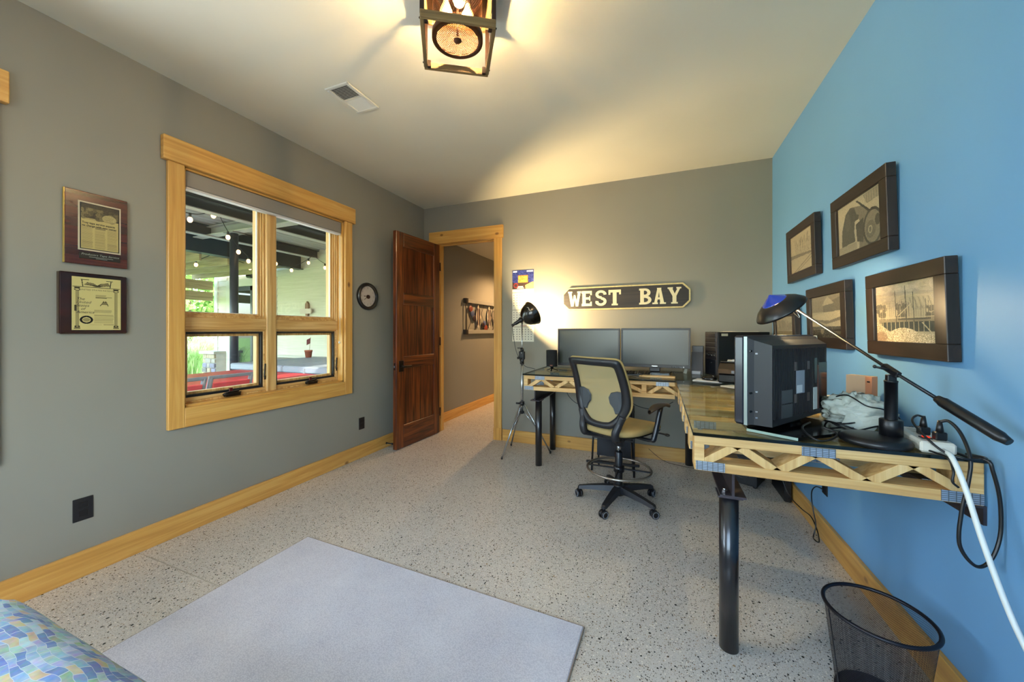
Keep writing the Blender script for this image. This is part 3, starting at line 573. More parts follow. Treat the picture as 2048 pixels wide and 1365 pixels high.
for ch, x in (('W', -0.536), ('E', -0.405), ('S', -0.265), ('T', -0.135), ('B', 0.155), ('A', 0.275), ('Y', 0.410)): letter(ch, x)
# ---- five framed sepia photographs on the blue wall (out of the wall is -x; seen from the room, right is -y)
m_frame = wood('frame_wenge', '#150d08', '#251912', '#32231a', 1, 0.4, 0.6); m_framez = wood('frame_wenge_z', '#150d08', '#251912', '#32231a', 2, 0.4, 0.6)
SEP = lambda k: np.array((0.80, 0.73, 0.58)) * k
def sepia_lane():
    r = Ras(100, 76, SEP(0.92)); r.put(r.Y > 0.5 + 0.1 * r.X, SEP(0.55)); r.put(r.Y > 0.60 + 0.05 * r.X, SEP(0.86))
    for k in range(14):
        x = 0.25 + k * 0.05; r.line(x, 0.55, x + random.uniform(-0.05, 0.05), random.uniform(0.05, 0.25), 0.006, SEP(0.42), 0.8); r.line(x, 0.35, x + random.uniform(-0.1, 0.1), 0.12, 0.004, SEP(0.5), 0.7)
    r.line(0.1, 1.0, 0.95, 0.66, 0.012, SEP(0.45), 0.7).line(0.25, 1.0, 1.0, 0.72, 0.01, SEP(0.5), 0.7); return r.noise(0.03)
def sepia_dash():
    r = Ras(120, 92, SEP(0.95)); r.poly([(0.35, 0.12), (0.6, 0.2), (0.95, 0.55), (1, 0.6), (1, 1), (0.5, 1), (0.55, 0.5)], SEP(0.62)); r.poly([(0.46, 0.06), (0.62, 0.0), (1, 0), (1, 0.42), (0.80, 0.46)], SEP(0.92)); r.poly([(0.46, 0.06), (0.49, 0.05), (0.83, 0.44), (0.80, 0.47)], SEP(0.25))
    r.poly([(0.62, 0.02), (0.98, 0.02), (0.98, 0.20), (0.70, 0.22)], SEP(0.5), 0.6)
    for k in range(7): r.rect(0.66 + k * 0.05, 0.03, 0.685 + k * 0.05, 0.2, SEP(0.8), 0.8)
    r.poly([(0.20, 0.20), (0.32, 0.11), (0.42, 0.16), (0.46, 0.30), (0.50, 0.36), (0.42, 0.44), (0.40, 0.62), (0.42, 0.82), (0.08, 0.84), (0.10, 0.5)], SEP(0.40)); r.ell(0.36, 0.30, 0.09, 0.12, SEP(0.34)); r.poly([(0.38, 0.28), (0.52, 0.34), (0.50, 0.42), (0.38, 0.42)], SEP(0.38)); r.ell(0.25, 0.38, 0.07, 0.18, SEP(0.5), 0.6)
    r.rect(0.0, 0.84, 0.45, 1, SEP(0.80)); r.poly([(0.44, 0.5), (0.62, 0.44), (0.6, 0.9), (0.46, 0.84)], SEP(0.36))
    r.ell(0.80, 0.68, 0.20, 0.34, SEP(0.30)).ell(0.80, 0.68, 0.165, 0.29, SEP(0.66)).ell(0.76, 0.72, 0.10, 0.16, SEP(0.55)).ringe(0.75, 0.72, 0.035, 0.06, 0.2, SEP(0.9)).ell(0.9, 0.6, 0.05, 0.1, SEP(0.3)); r.noise(0.03); return r
def sepia_boat():
    r = Ras(100, 76, SEP(0.88)); r.rect(0, 0.0, 1, 0.38, SEP(0.72)); r.poly([(0.4, 0.22), (1, 0.05), (1, 0.38), (0.4, 0.40)], SEP(0.55)); r.poly([(0.55, 0.02), (0.75, 0.2), (0.35, 0.24)], SEP(0.9))
    for k in range(10): r.rect(0.05 + k * 0.04, 0.10, 0.062 + k * 0.04, 0.4, SEP(0.45), 0.6)
    r.poly([(0.0, 0.48), (0.4, 0.40), (1, 0.38), (1, 0.52), (0.6, 0.62), (0.1, 0.60)], SEP(0.95)); r.poly([(0.05, 0.56), (0.6, 0.60), (1, 0.5), (1, 0.58), (0.5, 0.68)], SEP(0.55)); r.put(r.Y > 0.74, SEP(0.35)); r.noise(0.10, 2, (r.Y > 0.74).astype(float)); r.ell(0.35, 0.86, 0.06, 0.06, SEP(0.8)); return r.noise(0.03)
def sepia_field():
    r = Ras(80, 76, SEP(0.80)); r.put(r.Y > 0.5, SEP(0.70))
    for k in range(40): r.ell(random.random(), random.uniform(0.2, 0.5), 0.04, random.uniform(0.03, 0.2), SEP(random.uniform(0.5, 0.75)), 0.6)
    return r.noise(0.05)
def sepia_house():
    r = Ras(170, 150, SEP(0.92)); n = np.kron(RNG.normal(0, 1, (9, 9)), np.ones((20, 20)))[:150, :170]
    for k in range(34): r.ell(random.uniform(0, 1), random.uniform(0.0, 0.42), random.uniform(0.06, 0.2), random.uniform(0.03, 0.09), np.array((0.72, 0.66, 0.58)) * random.uniform(0.72, 1.25), 0.35)
    for k in range(60): r.ell(random.choice((random.uniform(0, 0.2), random.uniform(0.38, 0.52), random.uniform(0.85, 1))), random.uniform(0.36, 0.62), 0.03, 0.04, SEP(random.uniform(0.3, 0.5)), 0.8)
    r.poly([(0.55, 0.42), (0.62, 0.24), (0.9, 0.26), (0.98, 0.42)], SEP(0.90)); r.rect(0.05, 0.60, 0.98, 0.68, SEP(0.66)).rect(0.1, 0.66, 1, 0.82, np.array((0.20, 0.23, 0.20)))
    for k in range(26): x = 0.08 + k * 0.036; r.line(x, random.uniform(0.30, 0.42), x, 0.62, 0.005, SEP(random.uniform(0.4, 1.0)), 0.9)
    for k in range(12): x = 0.58 + k * 0.034; r.line(x, 0.44, x - 0.05, 0.27, 0.004, SEP(0.5 + 0.5 * (k % 2)), 0.8); r.line(0.12 + k * 0.03, 0.42, 0.14 + k * 0.03, 0.28, 0.004, SEP(0.6), 0.8)
    for k in range(12): x = 0.12 + k * 0.075; r.rect(x, 0.66, x + 0.012, 0.84, SEP(0.85))
    r.rect(0.05, 0.58, 0.98, 0.595, SEP(0.95)).rect(0.4, 0.61, 0.9, 0.625, SEP(0.3)).line(0.78, 0.68, 0.92, 0.86, 0.008, SEP(1.0)).line(0.36, 0.12, 0.37, 0.70, 0.006, SEP(0.35)).line(0.53, 0.06, 0.54, 0.66, 0.007, SEP(0.35)).line(0.65, 0.18, 0.66, 0.66, 0.006, SEP(0.35)).line(0.40, 0.56, 0.62, 0.36, 0.008, SEP(0.95))
    m = (r.Y > 0.86) | (r.Y > 0.66 + 0.9 * (r.X - 0.0) ** 1.2 * (r.X < 0.25) + (r.X >= 0.25) * 0.2) | (((r.X - 0.48) / 0.28) ** 2 + ((r.Y - 0.96) / 0.20) ** 2 < 1); r.put(m, SEP(0.96)); r.noise(0.10, 2, m.astype(float)); r.ell(0.08, 0.92, 0.12, 0.09, (0.5, 0.35, 0.25), 0.5); r.noise(0.03); return r
def picture(label, y0, y1, z0, z1, ras, fw=0.058, lean=1.6, name='framed_photograph'):
    h = z1 - z0; w = y1 - y0
    t = thing(name, label, 'picture', (XR - 0.003, (y0 + y1) / 2, z0), rot=(0, math.radians(-lean), 0), group='framed photographs on the blue wall')
    for a, b, c, d, mt in ((-w / 2, w / 2, 0, fw, m_frame), (-w / 2, w / 2, h - fw, h, m_frame), (-w / 2, -w / 2 + fw, fw, h - fw, m_framez), (w / 2 - fw, w / 2, fw, h - fw, m_framez)): MB().box(-0.034, 0, a, b, c, d, 0.002).build('frame_rail', mt, t)
    printed('photograph', ras.a, (-0.022, w / 2 - fw, fw), (0, -(w - 2 * fw), 0), (0, 0, h - 2 * fw), t)
    MB().box(-0.0265, -0.025, -w / 2 + fw, w / 2 - fw, fw, h - fw).build('cover_glass', glass('picture_glass_%d' % len(bpy.data.materials), '#ffffff', 0.02, 0.6), t)
picture('sepia photograph of a bare tree lane in a dark frame, upper left one', 2.728, 3.255, 1.582, 1.955, sepia_lane())
picture('sepia photograph of a dog behind a steering wheel in a dark frame', 1.972, 2.500, 1.570, 1.932, sepia_dash())
picture('sepia photograph of a pale field partly hidden behind the desk lamp head', 3.085, 3.610, 1.138, 1.400, sepia_field())
picture('sepia photograph of a boat beside a shed in a dark frame', 2.335, 2.862, 1.142, 1.496, sepia_boat())
picture('sepia photograph of a house under construction in a dark frame', 1.637, 2.135, 1.137, 1.484, sepia_house())
# ---- metal fish panel in the hall
ha = thing('fish_wall_panel', 'metal framed panel of striped fish on the hallway wall', 'wall art', (XL, 5.38, 1.45))
m_alu = M('aluminium', '#c9c7bd', 0.35, 0.6)
MB().box(0.012, 0.05, -0.57, 0.57, 0.205, 0.262, 0.002).build('rail', m_alu, ha); MB().box(0.012, 0.05, -0.57, 0.57, -0.262, -0.205, 0.002).build('rail', m_alu, ha)
for y in (-0.575, 0.575): MB().cyl((0.03, y, -0.27), (0.03, y, 0.27), 0.009, n=10).build('rod', M('dark_rod', '#3a3430', 0.4, 0.5) if y < 0 else bpy.data.materials['dark_rod'], ha); MB().box(0.0, 0.055, y - 0.03, y + 0.03, 0.20, 0.27, 0.003).box(0.0, 0.055, y - 0.03, y + 0.03, -0.27, -0.20, 0.003).build('bracket', bpy.data.materials['dark_rod'], ha)
m_fw = M('fish_white', '#c9b9a4', 0.4); m_fd = M('fish_dark', '#2a1820', 0.4); m_fb = M('fish_blue', '#4a5478', 0.4); m_fr = M('coral_red', '#7a3322', 0.5)
for k, (yc, zc, s) in enumerate(((-0.18, 0.0, 1.0), (0.22, 0.0, 1.0), (0.42, 0.02, 0.8))):
    MB().prism([(-0.07 * s, -0.02), (0, -0.18 * s), (0.05 * s, -0.05), (0.09 * s, 0), (0.05 * s, 0.05), (0, 0.2 * s), (-0.07 * s, 0.05)], 0.022, 0.032, (0, yc, zc), (0, 1, 0), (0, 0, 1), (1, 0, 0)).build('fish', m_fw, ha)
    for q in (-0.035, 0.02): MB().prism([(q, -0.14 * s), (q + 0.022, -0.12 * s), (q + 0.028, 0.12 * s), (q, 0.15 * s)], 0.032, 0.037, (0, yc, zc), (0, 1, 0), (0, 0, 1), (1, 0, 0)).build('fish_stripe', m_fd, ha)
for k, (yc, zc, mt) in enumerate(((-0.36, 0.05, m_fb), (-0.30, -0.02, m_fd), (0.02, -0.12, m_fd), (0.05, -0.10, m_fb), (-0.42, 0.12, m_fr), (0.10, -0.17, m_fr))): MB().ball((0.024, yc, zc), 0.012, 0.065, 0.05, 12, 6).build('coral', mt, ha)
for k in range(5):
    y = -0.5 + 0.22 * k; MB().tube(bez([(0.02, y, -0.205), (0.03, y + 0.06, -0.08), (0.02, y + 0.02, 0.06), (0.03, y + 0.09, 0.205)]), 0.004, 6).build('stem', m_fd, ha)
# ================================================================== ceiling light
FX, FY, FR = -0.812, 1.383, math.radians(32)
lf = thing('ceiling_light', 'square wooden cage ceiling light around a mesh drum shade', 'ceiling light', (FX, FY, ZC), FR)
m_old = wood('weathered_wood_x', '#5a4426', '#7d6238', '#9a7d4a', 0, 0.7, 1.0); m_oldy = wood('weathered_wood_y', '#5a4426', '#7d6238', '#9a7d4a', 1, 0.7, 1.0); m_oldz = wood('weathered_wood_z', '#5a4426', '#7d6238', '#9a7d4a', 2, 0.7, 1.0)
m_iron = M('rust_iron', '#2b1a12', 0.5, 0.4); m_rust = M('rust_ring', '#4d2c12', 0.5, 0.5); hs = 0.142; zb = -0.285
MB().box(-0.16, 0.16, -0.16, 0.16, -0.014, 0, 0.003).build('canopy', m_iron, lf)
for s in (-1, 1):
    MB().box(-hs - 0.006, hs + 0.006, s * hs - 0.008, s * hs + 0.008, zb, zb + 0.030, 0.002).build('cage_bar', m_old, lf); MB().box(s * hs - 0.008, s * hs + 0.008, -hs + 0.008, hs - 0.008, zb, zb + 0.030, 0.002).build('cage_bar', m_oldy, lf)
    MB().box(-hs - 0.006, hs + 0.006, s * hs - 0.008, s * hs + 0.008, -0.076, -0.014, 0.002).build('cage_bar', m_old, lf); MB().box(s * hs - 0.008, s * hs + 0.008, -hs + 0.008, hs - 0.008, -0.076, -0.014, 0.002).build('cage_bar', m_oldy, lf)
    for q in (-1, 1):
        p = MB().box(s * hs - 0.009, s * hs + 0.009, q * (hs - 0.016) - 0.002, q * (hs - 0.016) + 0.002, zb + 0.03, -0.07).build('corner_strap', m_iron, lf)
        MB().box(s * (hs - 0.016) - 0.008, s * (hs - 0.016) + 0.008, q * (hs - 0.016) - 0.008, q * (hs - 0.016) + 0.008, zb - 0.004, zb + 0.028, 0.002).build('corner_bracket', m_iron, lf)
        for z in (zb + 0.015, -0.03): MB().ball((s * (hs + 0.009), q * (hs - 0.02), z), 0.004, n=8, m=6).build('rivet', m_iron, p)
RD = 0.106; z0, z1 = -0.245, -0.03
MB().lathe([(RD, z0), (RD + 0.003, z0), (RD + 0.003, z0 + 0.022), (RD, z0 + 0.022)], 48).lathe([(RD + 0.001, z0), (RD - 0.016, z0 - 0.001), (RD - 0.016, z0 + 0.003)], 48).build('shade_ring', m_rust, lf); MB().lathe([(RD, z1 - 0.02), (RD + 0.003, z1 - 0.02), (RD + 0.003, z1), (RD, z1)], 48).build('shade_ring', m_rust, lf)
wm = MB(); NW = 84
for sgn in (-1, 1):
    for k in range(NW):
        a0 = 2 * PI * k / NW; pts = []
        for j in range(9):
            t = j / 8; a = a0 + sgn * t * (z1 - z0) / RD * 0.62; pts.append((RD * math.cos(a), RD * math.sin(a), z0 + t * (z1 - z0)))
        for j in range(8):
            p, q = Vector(pts[j]), Vector(pts[j + 1]); u = Vector((0, 0, 0.0013)); wm.add([p - u, q - u, q + u, p + u], [(0, 1, 2, 3)])
wm.build('drum_mesh', m_rust, lf)['kind'] = 'stuff'
bm_ = MB(); rb = RD - 0.016; st_ = 0.0062
for sgn in (-1, 1):
    n_ = int(rb * 2 / st_)
    for k in range(n_):
        c = -rb + (k + 0.5) * st_; hl_ = math.sqrt(max(0, rb * rb - c * c)); d = Vector((math.cos(sgn * PI / 3.4), math.sin(sgn * PI / 3.4), 0)); nrm = Vector((-d.y, d.x, 0)); u = nrm * 0.0013
        bm_.add([nrm * c - d * hl_ - u + Vector((0, 0, z0 + 0.002)), nrm * c + d * hl_ - u + Vector((0, 0, z0 + 0.002)), nrm * c + d * hl_ + u + Vector((0, 0, z0 + 0.002)), nrm * c - d * hl_ + u + Vector((0, 0, z0 + 0.002))], [(0, 1, 2, 3)])
bm_.build('bottom_mesh', m_rust, lf)['kind'] = 'stuff'
MB().lathe([(0.0, z0 - 0.012), (0.008, z0 - 0.010), (0.017, z0 - 0.002), (0.018, z0 + 0.004), (0.0, z0 + 0.006)], 18).build('finial', m_rust, lf); MB().cyl((0, 0, z0), (0, 0, -0.014), 0.005, n=10).build('stem', m_iron, lf)
m_bulb = M('warm_bulb', '#ffd9a0', 0.3, emit=3.5, emit_col='#ffb866'); sock = MB()
for k in range(3):
    a = 2 * PI * k / 3 + 0.6; x, y = 0.055 * math.cos(a), 0.055 * math.sin(a)
    MB().cyl((x, y, -0.014), (x, y, -0.055), 0.014, n=12).build('bulb_socket', m_iron, lf); b_ = MB().lathe([(0.010, -0.055), (0.013, -0.07), (0.026, -0.10), (0.028, -0.115), (0.020, -0.135), (0.0, -0.142)], 16, (x, y, 0)).build('bulb', m_bulb, lf)
for k in range(3): light('ceiling_lamp', 'POINT', (0.052 * math.cos(2 * PI * k / 3 + 0.6), 0.052 * math.sin(2 * PI * k / 3 + 0.6), -0.160), 23, WARM, shadow_soft_size=0.005, parent=lf)
# ================================================================== rug, bed, waste basket
def rug_mat():
    m, nt, b, out = nodes('grey_loop_carpet'); b.inputs['Roughness'].default_value = 0.95; b.inputs['Specular IOR Level'].default_value = 0.1
    v = coords(nt); n = N(nt, 'TexNoise'); n.inputs['Scale'].default_value = 5; n.inputs['Detail'].default_value = 4; nt.links.new(v, n.inputs['Vector'])
    vo = N(nt, 'TexVoronoi'); vo.inputs['Scale'].default_value = 170; nt.links.new(coords(nt, (1, 1.6, 1)), vo.inputs['Vector'])
    base = ramp(nt, n.outputs[0], [(0.3, '#c3c4cb'), (0.6, '#cacbd1'), (0.8, '#d0d1d6')]).outputs[0]; sp = ramp(nt, vo.outputs['Distance'], [(0.0, '#dcdce2'), (0.7, '#80828e')]).outputs[0]
    nt.links.new(mix(nt, 0.45, base, sp, 'OVERLAY'), b.inputs['Base Color']); bump(nt, b, vo.outputs['Distance'], -0.7, 0.004); return m
rg = thing('area_rug', 'pale grey loop pile area rug on the polished floor', 'rug', (-1.146, 0.60, 0), math.radians(-1.7))
rm = MB(); rw = (-0.825, 0.825, -0.75, 0.945)
rm.box(rw[0], rw[1], rw[2], rw[3], 0.002, 0.013, 0.004); rm.build('pile', rug_mat(), rg)
m_bind = M('rug_binding', '#8d7f74', 0.9)
for a in ((rw[0] - 0.004, rw[1] + 0.004, rw[3] - 0.001, rw[3] + 0.004), (rw[0] - 0.004, rw[1] + 0.004, rw[2] - 0.004, rw[2] + 0.001), (rw[0] - 0.004, rw[0] + 0.001, rw[2], rw[3]), (rw[1] - 0.001, rw[1] + 0.004, rw[2], rw[3])): MB().box(*a, 0, 0.011, 0.002).build('binding', m_bind, rg)
def quilt_mat():
    m, nt, b, out = nodes('patchwork_quilt'); b.inputs['Roughness'].default_value = 0.85
    t = N(nt, 'TexCoord'); sp = N(nt, 'SeparateXYZ'); nt.links.new(t.outputs['UV'], sp.inputs[0])
    mp = N(nt, 'Mapping'); mp.inputs['Scale'].default_value = (26.0, 84.0, 1); mp.inputs['Rotation'].default_value = (0, 0, 0.10); nt.links.new(t.outputs['UV'], mp.inputs[0])
    dn = N(nt, 'TexNoise'); dn.inputs['Scale'].default_value = 10; nt.links.new(t.outputs['UV'], dn.inputs['Vector'])
    ad = N(nt, 'VectorMath', operation='MULTIPLY_ADD'); ad.inputs[1].default_value = (1.6, 3.2, 0); nt.links.new(dn.outputs['Color'], ad.inputs[0]); nt.links.new(mp.outputs[0], ad.inputs[2])
    br = N(nt, 'TexBrick'); br.inputs['Scale'].default_value = 1.0; br.inputs['Mortar Size'].default_value = 0.03; br.inputs['Color1'].default_value = (0, 0, 0, 1); br.inputs['Color2'].default_value = (1, 1, 1, 1); br.inputs['Brick Width'].default_value = 0.9; br.inputs['Row Height'].default_value = 1.0; br.inputs['Bias'].default_value = 0
    nt.links.new(ad.outputs[0], br.inputs['Vector'])
    c = ramp(nt, br.outputs['Color'], [(0.0, '#5a7499'), (0.18, '#7d98ab'), (0.34, '#87a39c'), (0.46, '#6d85a6'), (0.58, '#98abb4'), (0.7, '#7f9683'), (0.82, '#a89c80'), (0.92, '#8893a8')]); c.color_ramp.interpolation = 'CONSTANT'
    n = N(nt, 'TexNoise'); n.inputs['Scale'].default_value = 60; nt.links.new(t.outputs['UV'], n.inputs['Vector'])
    col = mix(nt, 0.8, c.outputs[0], n.outputs['Color'], 'SOFT_LIGHT'); col = mix(nt, br.outputs['Fac'], col, '#a3adb2'); nt.links.new(col, b.inputs['Base Color'])
    bump(nt, b, br.outputs['Fac'], -0.5, 0.003); return m
bdx0, bdx1, bdy0, bdy1, bz = -1.87, -0.30, -1.20, 0.50, 0.47
be = thing('daybed', 'bed corner under a blue and green patchwork quilt at the rug edge', 'bed', ((bdx0 + bdx1) / 2, (bdy0 + bdy1) / 2, 0))
hw, hd_ = (bdx1 - bdx0) / 2, (bdy1 - bdy0) / 2
m_leg = wood('bed_leg', '#3a2a1c', '#4c3624', '#5b432e', 2)
for sx in (-1, 1):
    for sy in (-1, 1): MB().box(sx * (hw - 0.10) - 0.03, sx * (hw - 0.10) + 0.03, sy * (hd_ - 0.10) - 0.03, sy * (hd_ - 0.10) + 0.03, 0.013, 0.16, 0.004).build('leg', m_leg, be)
MB().box(-hw + 0.05, hw - 0.05, -hd_ + 0.05, hd_ - 0.05, 0.14, 0.22, 0.01).build('frame', m_leg, be); MB().box(-hw + 0.03, hw - 0.03, -hd_ + 0.03, hd_ - 0.03, 0.22, bz - 0.03, 0.04).build('mattress', M('mattress_white', '#d5d2ca', 0.9), be)
nq = 56; qm = MB(); uvs = []
def qpt(u, v):
    a = (u - 0.5) * 2; b2 = (v - 0.5) * 2; R = 0.13; drop = 0.30
    def edge(t, h):
        L = h - R + R * PI / 2 + drop; s = abs(t) * L; sg_ = math.copysign(1, t)
        if s < h - R: return sg_ * s, 0.0
        s -= h - R
        if s < R * PI / 2: return sg_ * (h - R + R * math.sin(s / R)), -R * (1 - math.cos(s / R))
        return sg_ * (h + 0.012 * math.sin(9 * t)), -R - (s - R * PI / 2)
    x, dx = edge(a, hw); y, dy = edge(b2, hd_); z = bz + min(dx, dy) * 1.0 + 0.25 * max(dx, dy) * (1 if min(dx, dy) > -R else 0)
    return (x, y, max(0.10, z) + 0.006 * math.sin(x * 23) * math.sin(y * 19))
qm.grid(qpt, nq, nq); q_ = qm.build('quilt', quilt_mat(), be); uvl = q_.data.uv_layers.new(name='UVMap')
for p in q_.data.polygons:
    for li in p.loop_indices: vi = q_.data.loops[li].vertex_index; uvl.data[li].uv = ((vi % (nq + 1)) / nq * 1.9, (vi // (nq + 1)) / nq * 1.9)
# ---- wire mesh waste basket
bk = thing('waste_basket', 'round black wire mesh waste basket on the floor by the blue wall', 'waste basket', (0.672, 1.585, 0))
m_wire = M('black_wire', '#14131c', 0.4, 0.3); RB0, RB1, HB = 0.105, 0.138, 0.300
MB().torus((0, 0, HB), RB1 + 0.001, 0.0062, n=56, m=10).build('rim', m_wire, bk); MB().torus((0, 0, 0.006), RB0, 0.005, n=44, m=8).build('base_ring', m_wire, bk); MB().cyl((0, 0, 0.010), (0, 0, 0.013), RB0, n=44).build('base_plate', m_wire, bk)
MB().bar((-RB0 - 0.001, -0.02, 0.01), (-RB1 - 0.001, -0.02, HB), 0.008, 0.002, (1, 0, 0)).build('seam', m_wire, bk)
wm = MB(); NW = 190
for sgn in (-1, 1):
    for k in range(NW):
        a0 = 2 * PI * k / NW; pts = []
        for j in range(15):
            t = j / 14; a = a0 + sgn * t * 1.55; R = RB0 + (RB1 - RB0) * t; pts.append(Vector((R * math.cos(a), R * math.sin(a), 0.008 + t * (HB - 0.008))))
        for j in range(14):
            p, q = pts[j], pts[j + 1]; u = Vector((0, 0, 0.00075)); wm.add([p - u, q - u, q + u, p + u], [(0, 1, 2, 3)])
wm.build('wire_mesh', m_wire, bk)['kind'] = 'stuff'
# ================================================================== truss desks
DZ1 = 0.857; DG = 0.845; TB = 0.713; TW = 0.089; CH = 0.034
spx = wood('spruce_x', '#b98d52', '#cfa86c', '#dcbb84', 0, 0.5, 0.8, contrast=1.2, freq=1.2); spd = wood('spruce_z', '#b98d52', '#cfa86c', '#dcbb84', 2, 0.5, 0.8, contrast=1.2, freq=1.2)
m_pipe = M('black_pipe', '#0c0c10', 0.28, 0.0, 0.6, coat=0.3, nz=(25, '#17171c', 0.5)); m_steel = M('raw_steel', '#5b5358', 0.42, 0.75, nz=(14, '#3c363a', 0.5))
m_top = glass('desk_glass', '#f3f7f1', 0.0, 0.55); m_edge = M('glass_edge', '#0b1210', 0.15)
def plate_mat():
    m, nt, b, out = nodes('galvanised_plate'); b.inputs['Metallic'].default_value = 0.55; b.inputs['Roughness'].default_value = 0.38
    br = N(nt, 'TexBrick'); br.inputs['Scale'].default_value = 1.0; br.inputs['Color1'].default_value = (*lin('#a9b6c4'), 1); br.inputs['Color2'].default_value = (*lin('#8f9dad'), 1); br.inputs['Mortar'].default_value = (*lin('#66696c'), 1); br.inputs['Mortar Size'].default_value = 0.075; br.inputs['Brick Width'].default_value = 1.0; br.inputs['Row Height'].default_value = 0.42; br.offset = 0
    t = N(nt, 'TexCoord'); s = N(nt, 'SeparateXYZ'); cb = N(nt, 'CombineXYZ'); nt.links.new(t.outputs['Object'], s.inputs[0]); nt.links.new(s.outputs[0], cb.inputs[0]); nt.links.new(s.outputs[2], cb.inputs[1])
    mp = N(nt, 'Mapping'); mp.inputs['Scale'].default_value = (58, 70, 1); nt.links.new(cb.outputs[0], mp.inputs[0]); nt.links.new(mp.outputs[0], br.inputs['Vector']); nt.links.new(br.outputs['Color'], b.inputs['Base Color']); bump(nt, b, br.outputs['Fac'], -0.6, 0.002); return m
m_plate = plate_mat()
def xp(px, y):
    u = (px - 1024) / 732.69; s, c = math.sin(0.3835), math.cos(0.3835); return y * (-s + u * c) / (c + u * s)
def truss(desk, x0, x1, y0, bots, tops, blocks, plates, origin):
    """flat 2x4 truss in local coordinates of desk (origin given), front face at y0; bots/tops alternate"""
    ox, oy = origin; y0 -= oy; y1 = y0 + TW; x0 -= ox; x1 -= ox
    t = MB().box(x0, x1, y0, y1, TB, TB + CH, 0.002).box(x0, x1, y0, y1, DG - CH, DG, 0.002)
    for a, b in blocks: t.box(a - ox, b - ox, y0 + 0.001, y1 - 0.001, TB + CH, DG - CH, 0.001)
    tr = t.build('truss', spx, desk)
    nod = sorted([(b - ox, TB + CH * 0.8) for b in bots] + [(c - ox, DG - CH * 0.8) for c in tops])
    for (xa, za), (xb, zb) in zip(nod[:-1], nod[1:]):
        if abs(za - zb) < 0.01: continue
        MB().bar((xa - (xb - xa) * 0.06, (y0 + y1) / 2, za - (zb - za) * 0.06), (xb + (xb - xa) * 0.06, (y0 + y1) / 2, zb + (zb - za) * 0.06), TW - 0.004, 0.028, (0, 0, 1), 0.001).build('web', spd, tr)
    for xa, xb, top in plates:
        z = (DG - 0.036, DG - 0.004) if top else (TB + 0.003, TB + 0.036)
        if top == 2: z = (DG - 0.055, DG - 0.003)
        if top == -1: z = (TB + 0.003, TB + 0.055)
        MB().box(xa - ox, xb - ox, y0 - 0.0025, y0 + 0.001, *z).build('nail_plate', m_plate, tr); MB().box(xa - ox, xb - ox, y1 - 0.001, y1 + 0.0025, *z).build('nail_plate', m_plate, tr)
def ibeam(desk, x, y0, y1, w=0.088, z0=0.603, z1=0.7115):
    mb = MB().box(x - w / 2, x + w / 2, y0, y1, z0, z0 + 0.008, 0.001).box(x - w / 2, x + w / 2, y0, y1, z1 - 0.008, z1, 0.001).box(x - 0.0045, x + 0.0045, y0, y1, z0 + 0.007, z1 - 0.007)
    b = mb.build('steel_beam', m_steel, desk); MB().cyl((x - 0.024, y0 + 0.035, z0 + 0.008), (x - 0.024, y0 + 0.035, z0 + 0.016), 0.010, n=6, smooth=False).cyl((x - 0.024, y0 + 0.035, z0 + 0.015), (x - 0.024, y0 + 0.035, z0 + 0.022), 0.006, n=10).build('bolt', m_chrome, b)
def post(desk, x, y, r=0.0335, z1=0.603):
    p = MB().cyl((x, y, 0), (x, y, z1 - 0.004), r, n=32).build('post', m_pipe, desk); MB().box(x - r - 0.008, x + r + 0.008, y - r - 0.008, y + r + 0.008, z1 - 0.005, z1).build('cap_plate', m_steel, p)
RO = (0.51, 2.60); rd = thing('truss_desk', 'glass topped desk on wooden trusses and a steel beam along the blue wall', 'desk', (*RO, 0))
for i in range(6):
    y = 1.543 + 0.262 * i
    if i == 0: truss(rd, 0.121, 0.900, y, (0.148, 0.383, 0.628, 0.868), (0.262, 0.492, 0.742), ((0.121, 0.155), (0.838, 0.900)), ((0.126, 0.222, 0), (0.453, 0.546, 1), (0.804, 0.898, 0)), RO)
    else: truss(rd, 0.121, 0.900, y, (0.148, 0.36, 0.60, 0.868), (0.250, 0.480, 0.72), ((0.121, 0.155), (0.860, 0.900)), (((0.140, 0.226, 1),) if i == 1 else ()) + ((0.56, 0.65, 0), (0.126, 0.20, 0)), RO)
MB().box(0.117 - RO[0], 0.904 - RO[0], 1.532 - RO[1], 3.780 - RO[1], DG + 0.0005, DZ1).build('glass_top', m_top, rd)
MB().box(0.116 - RO[0], 0.905 - RO[0], 1.529 - RO[1], 1.532 - RO[1], DG + 0.0005, DZ1 - 0.0005).build('glass_edge', m_edge, rd); MB().box(0.1155 - RO[0], 0.117 - RO[0], 1.532 - RO[1], 3.780 - RO[1], DG + 0.0005, DZ1 - 0.0005).build('glass_edge', m_edge, rd)
ibeam(rd, 0.258 - RO[0], 1.600 - RO[1], 3.775 - RO[1]); post(rd, 0.250 - RO[0], 1.645 - RO[1]); post(rd, 0.250 - RO[0], 3.735 - RO[1])
MB().box(0.898 - RO[0], 0.906 - RO[0], 1.545 - RO[1], 3.775 - RO[1], 0.655, 0.7125).box(0.850 - RO[0], 0.898 - RO[0], 1.545 - RO[1], 3.775 - RO[1], 0.7055, 0.7125).build('wall_ledger', m_steel, rd)
BO = (-0.51, 3.40); bdk = thing('truss_desk', 'glass topped desk on wooden trusses along the back wall under the sign', 'desk', (*BO, 0))
def X3(*p): return [xp(q, 3.05) for q in p]
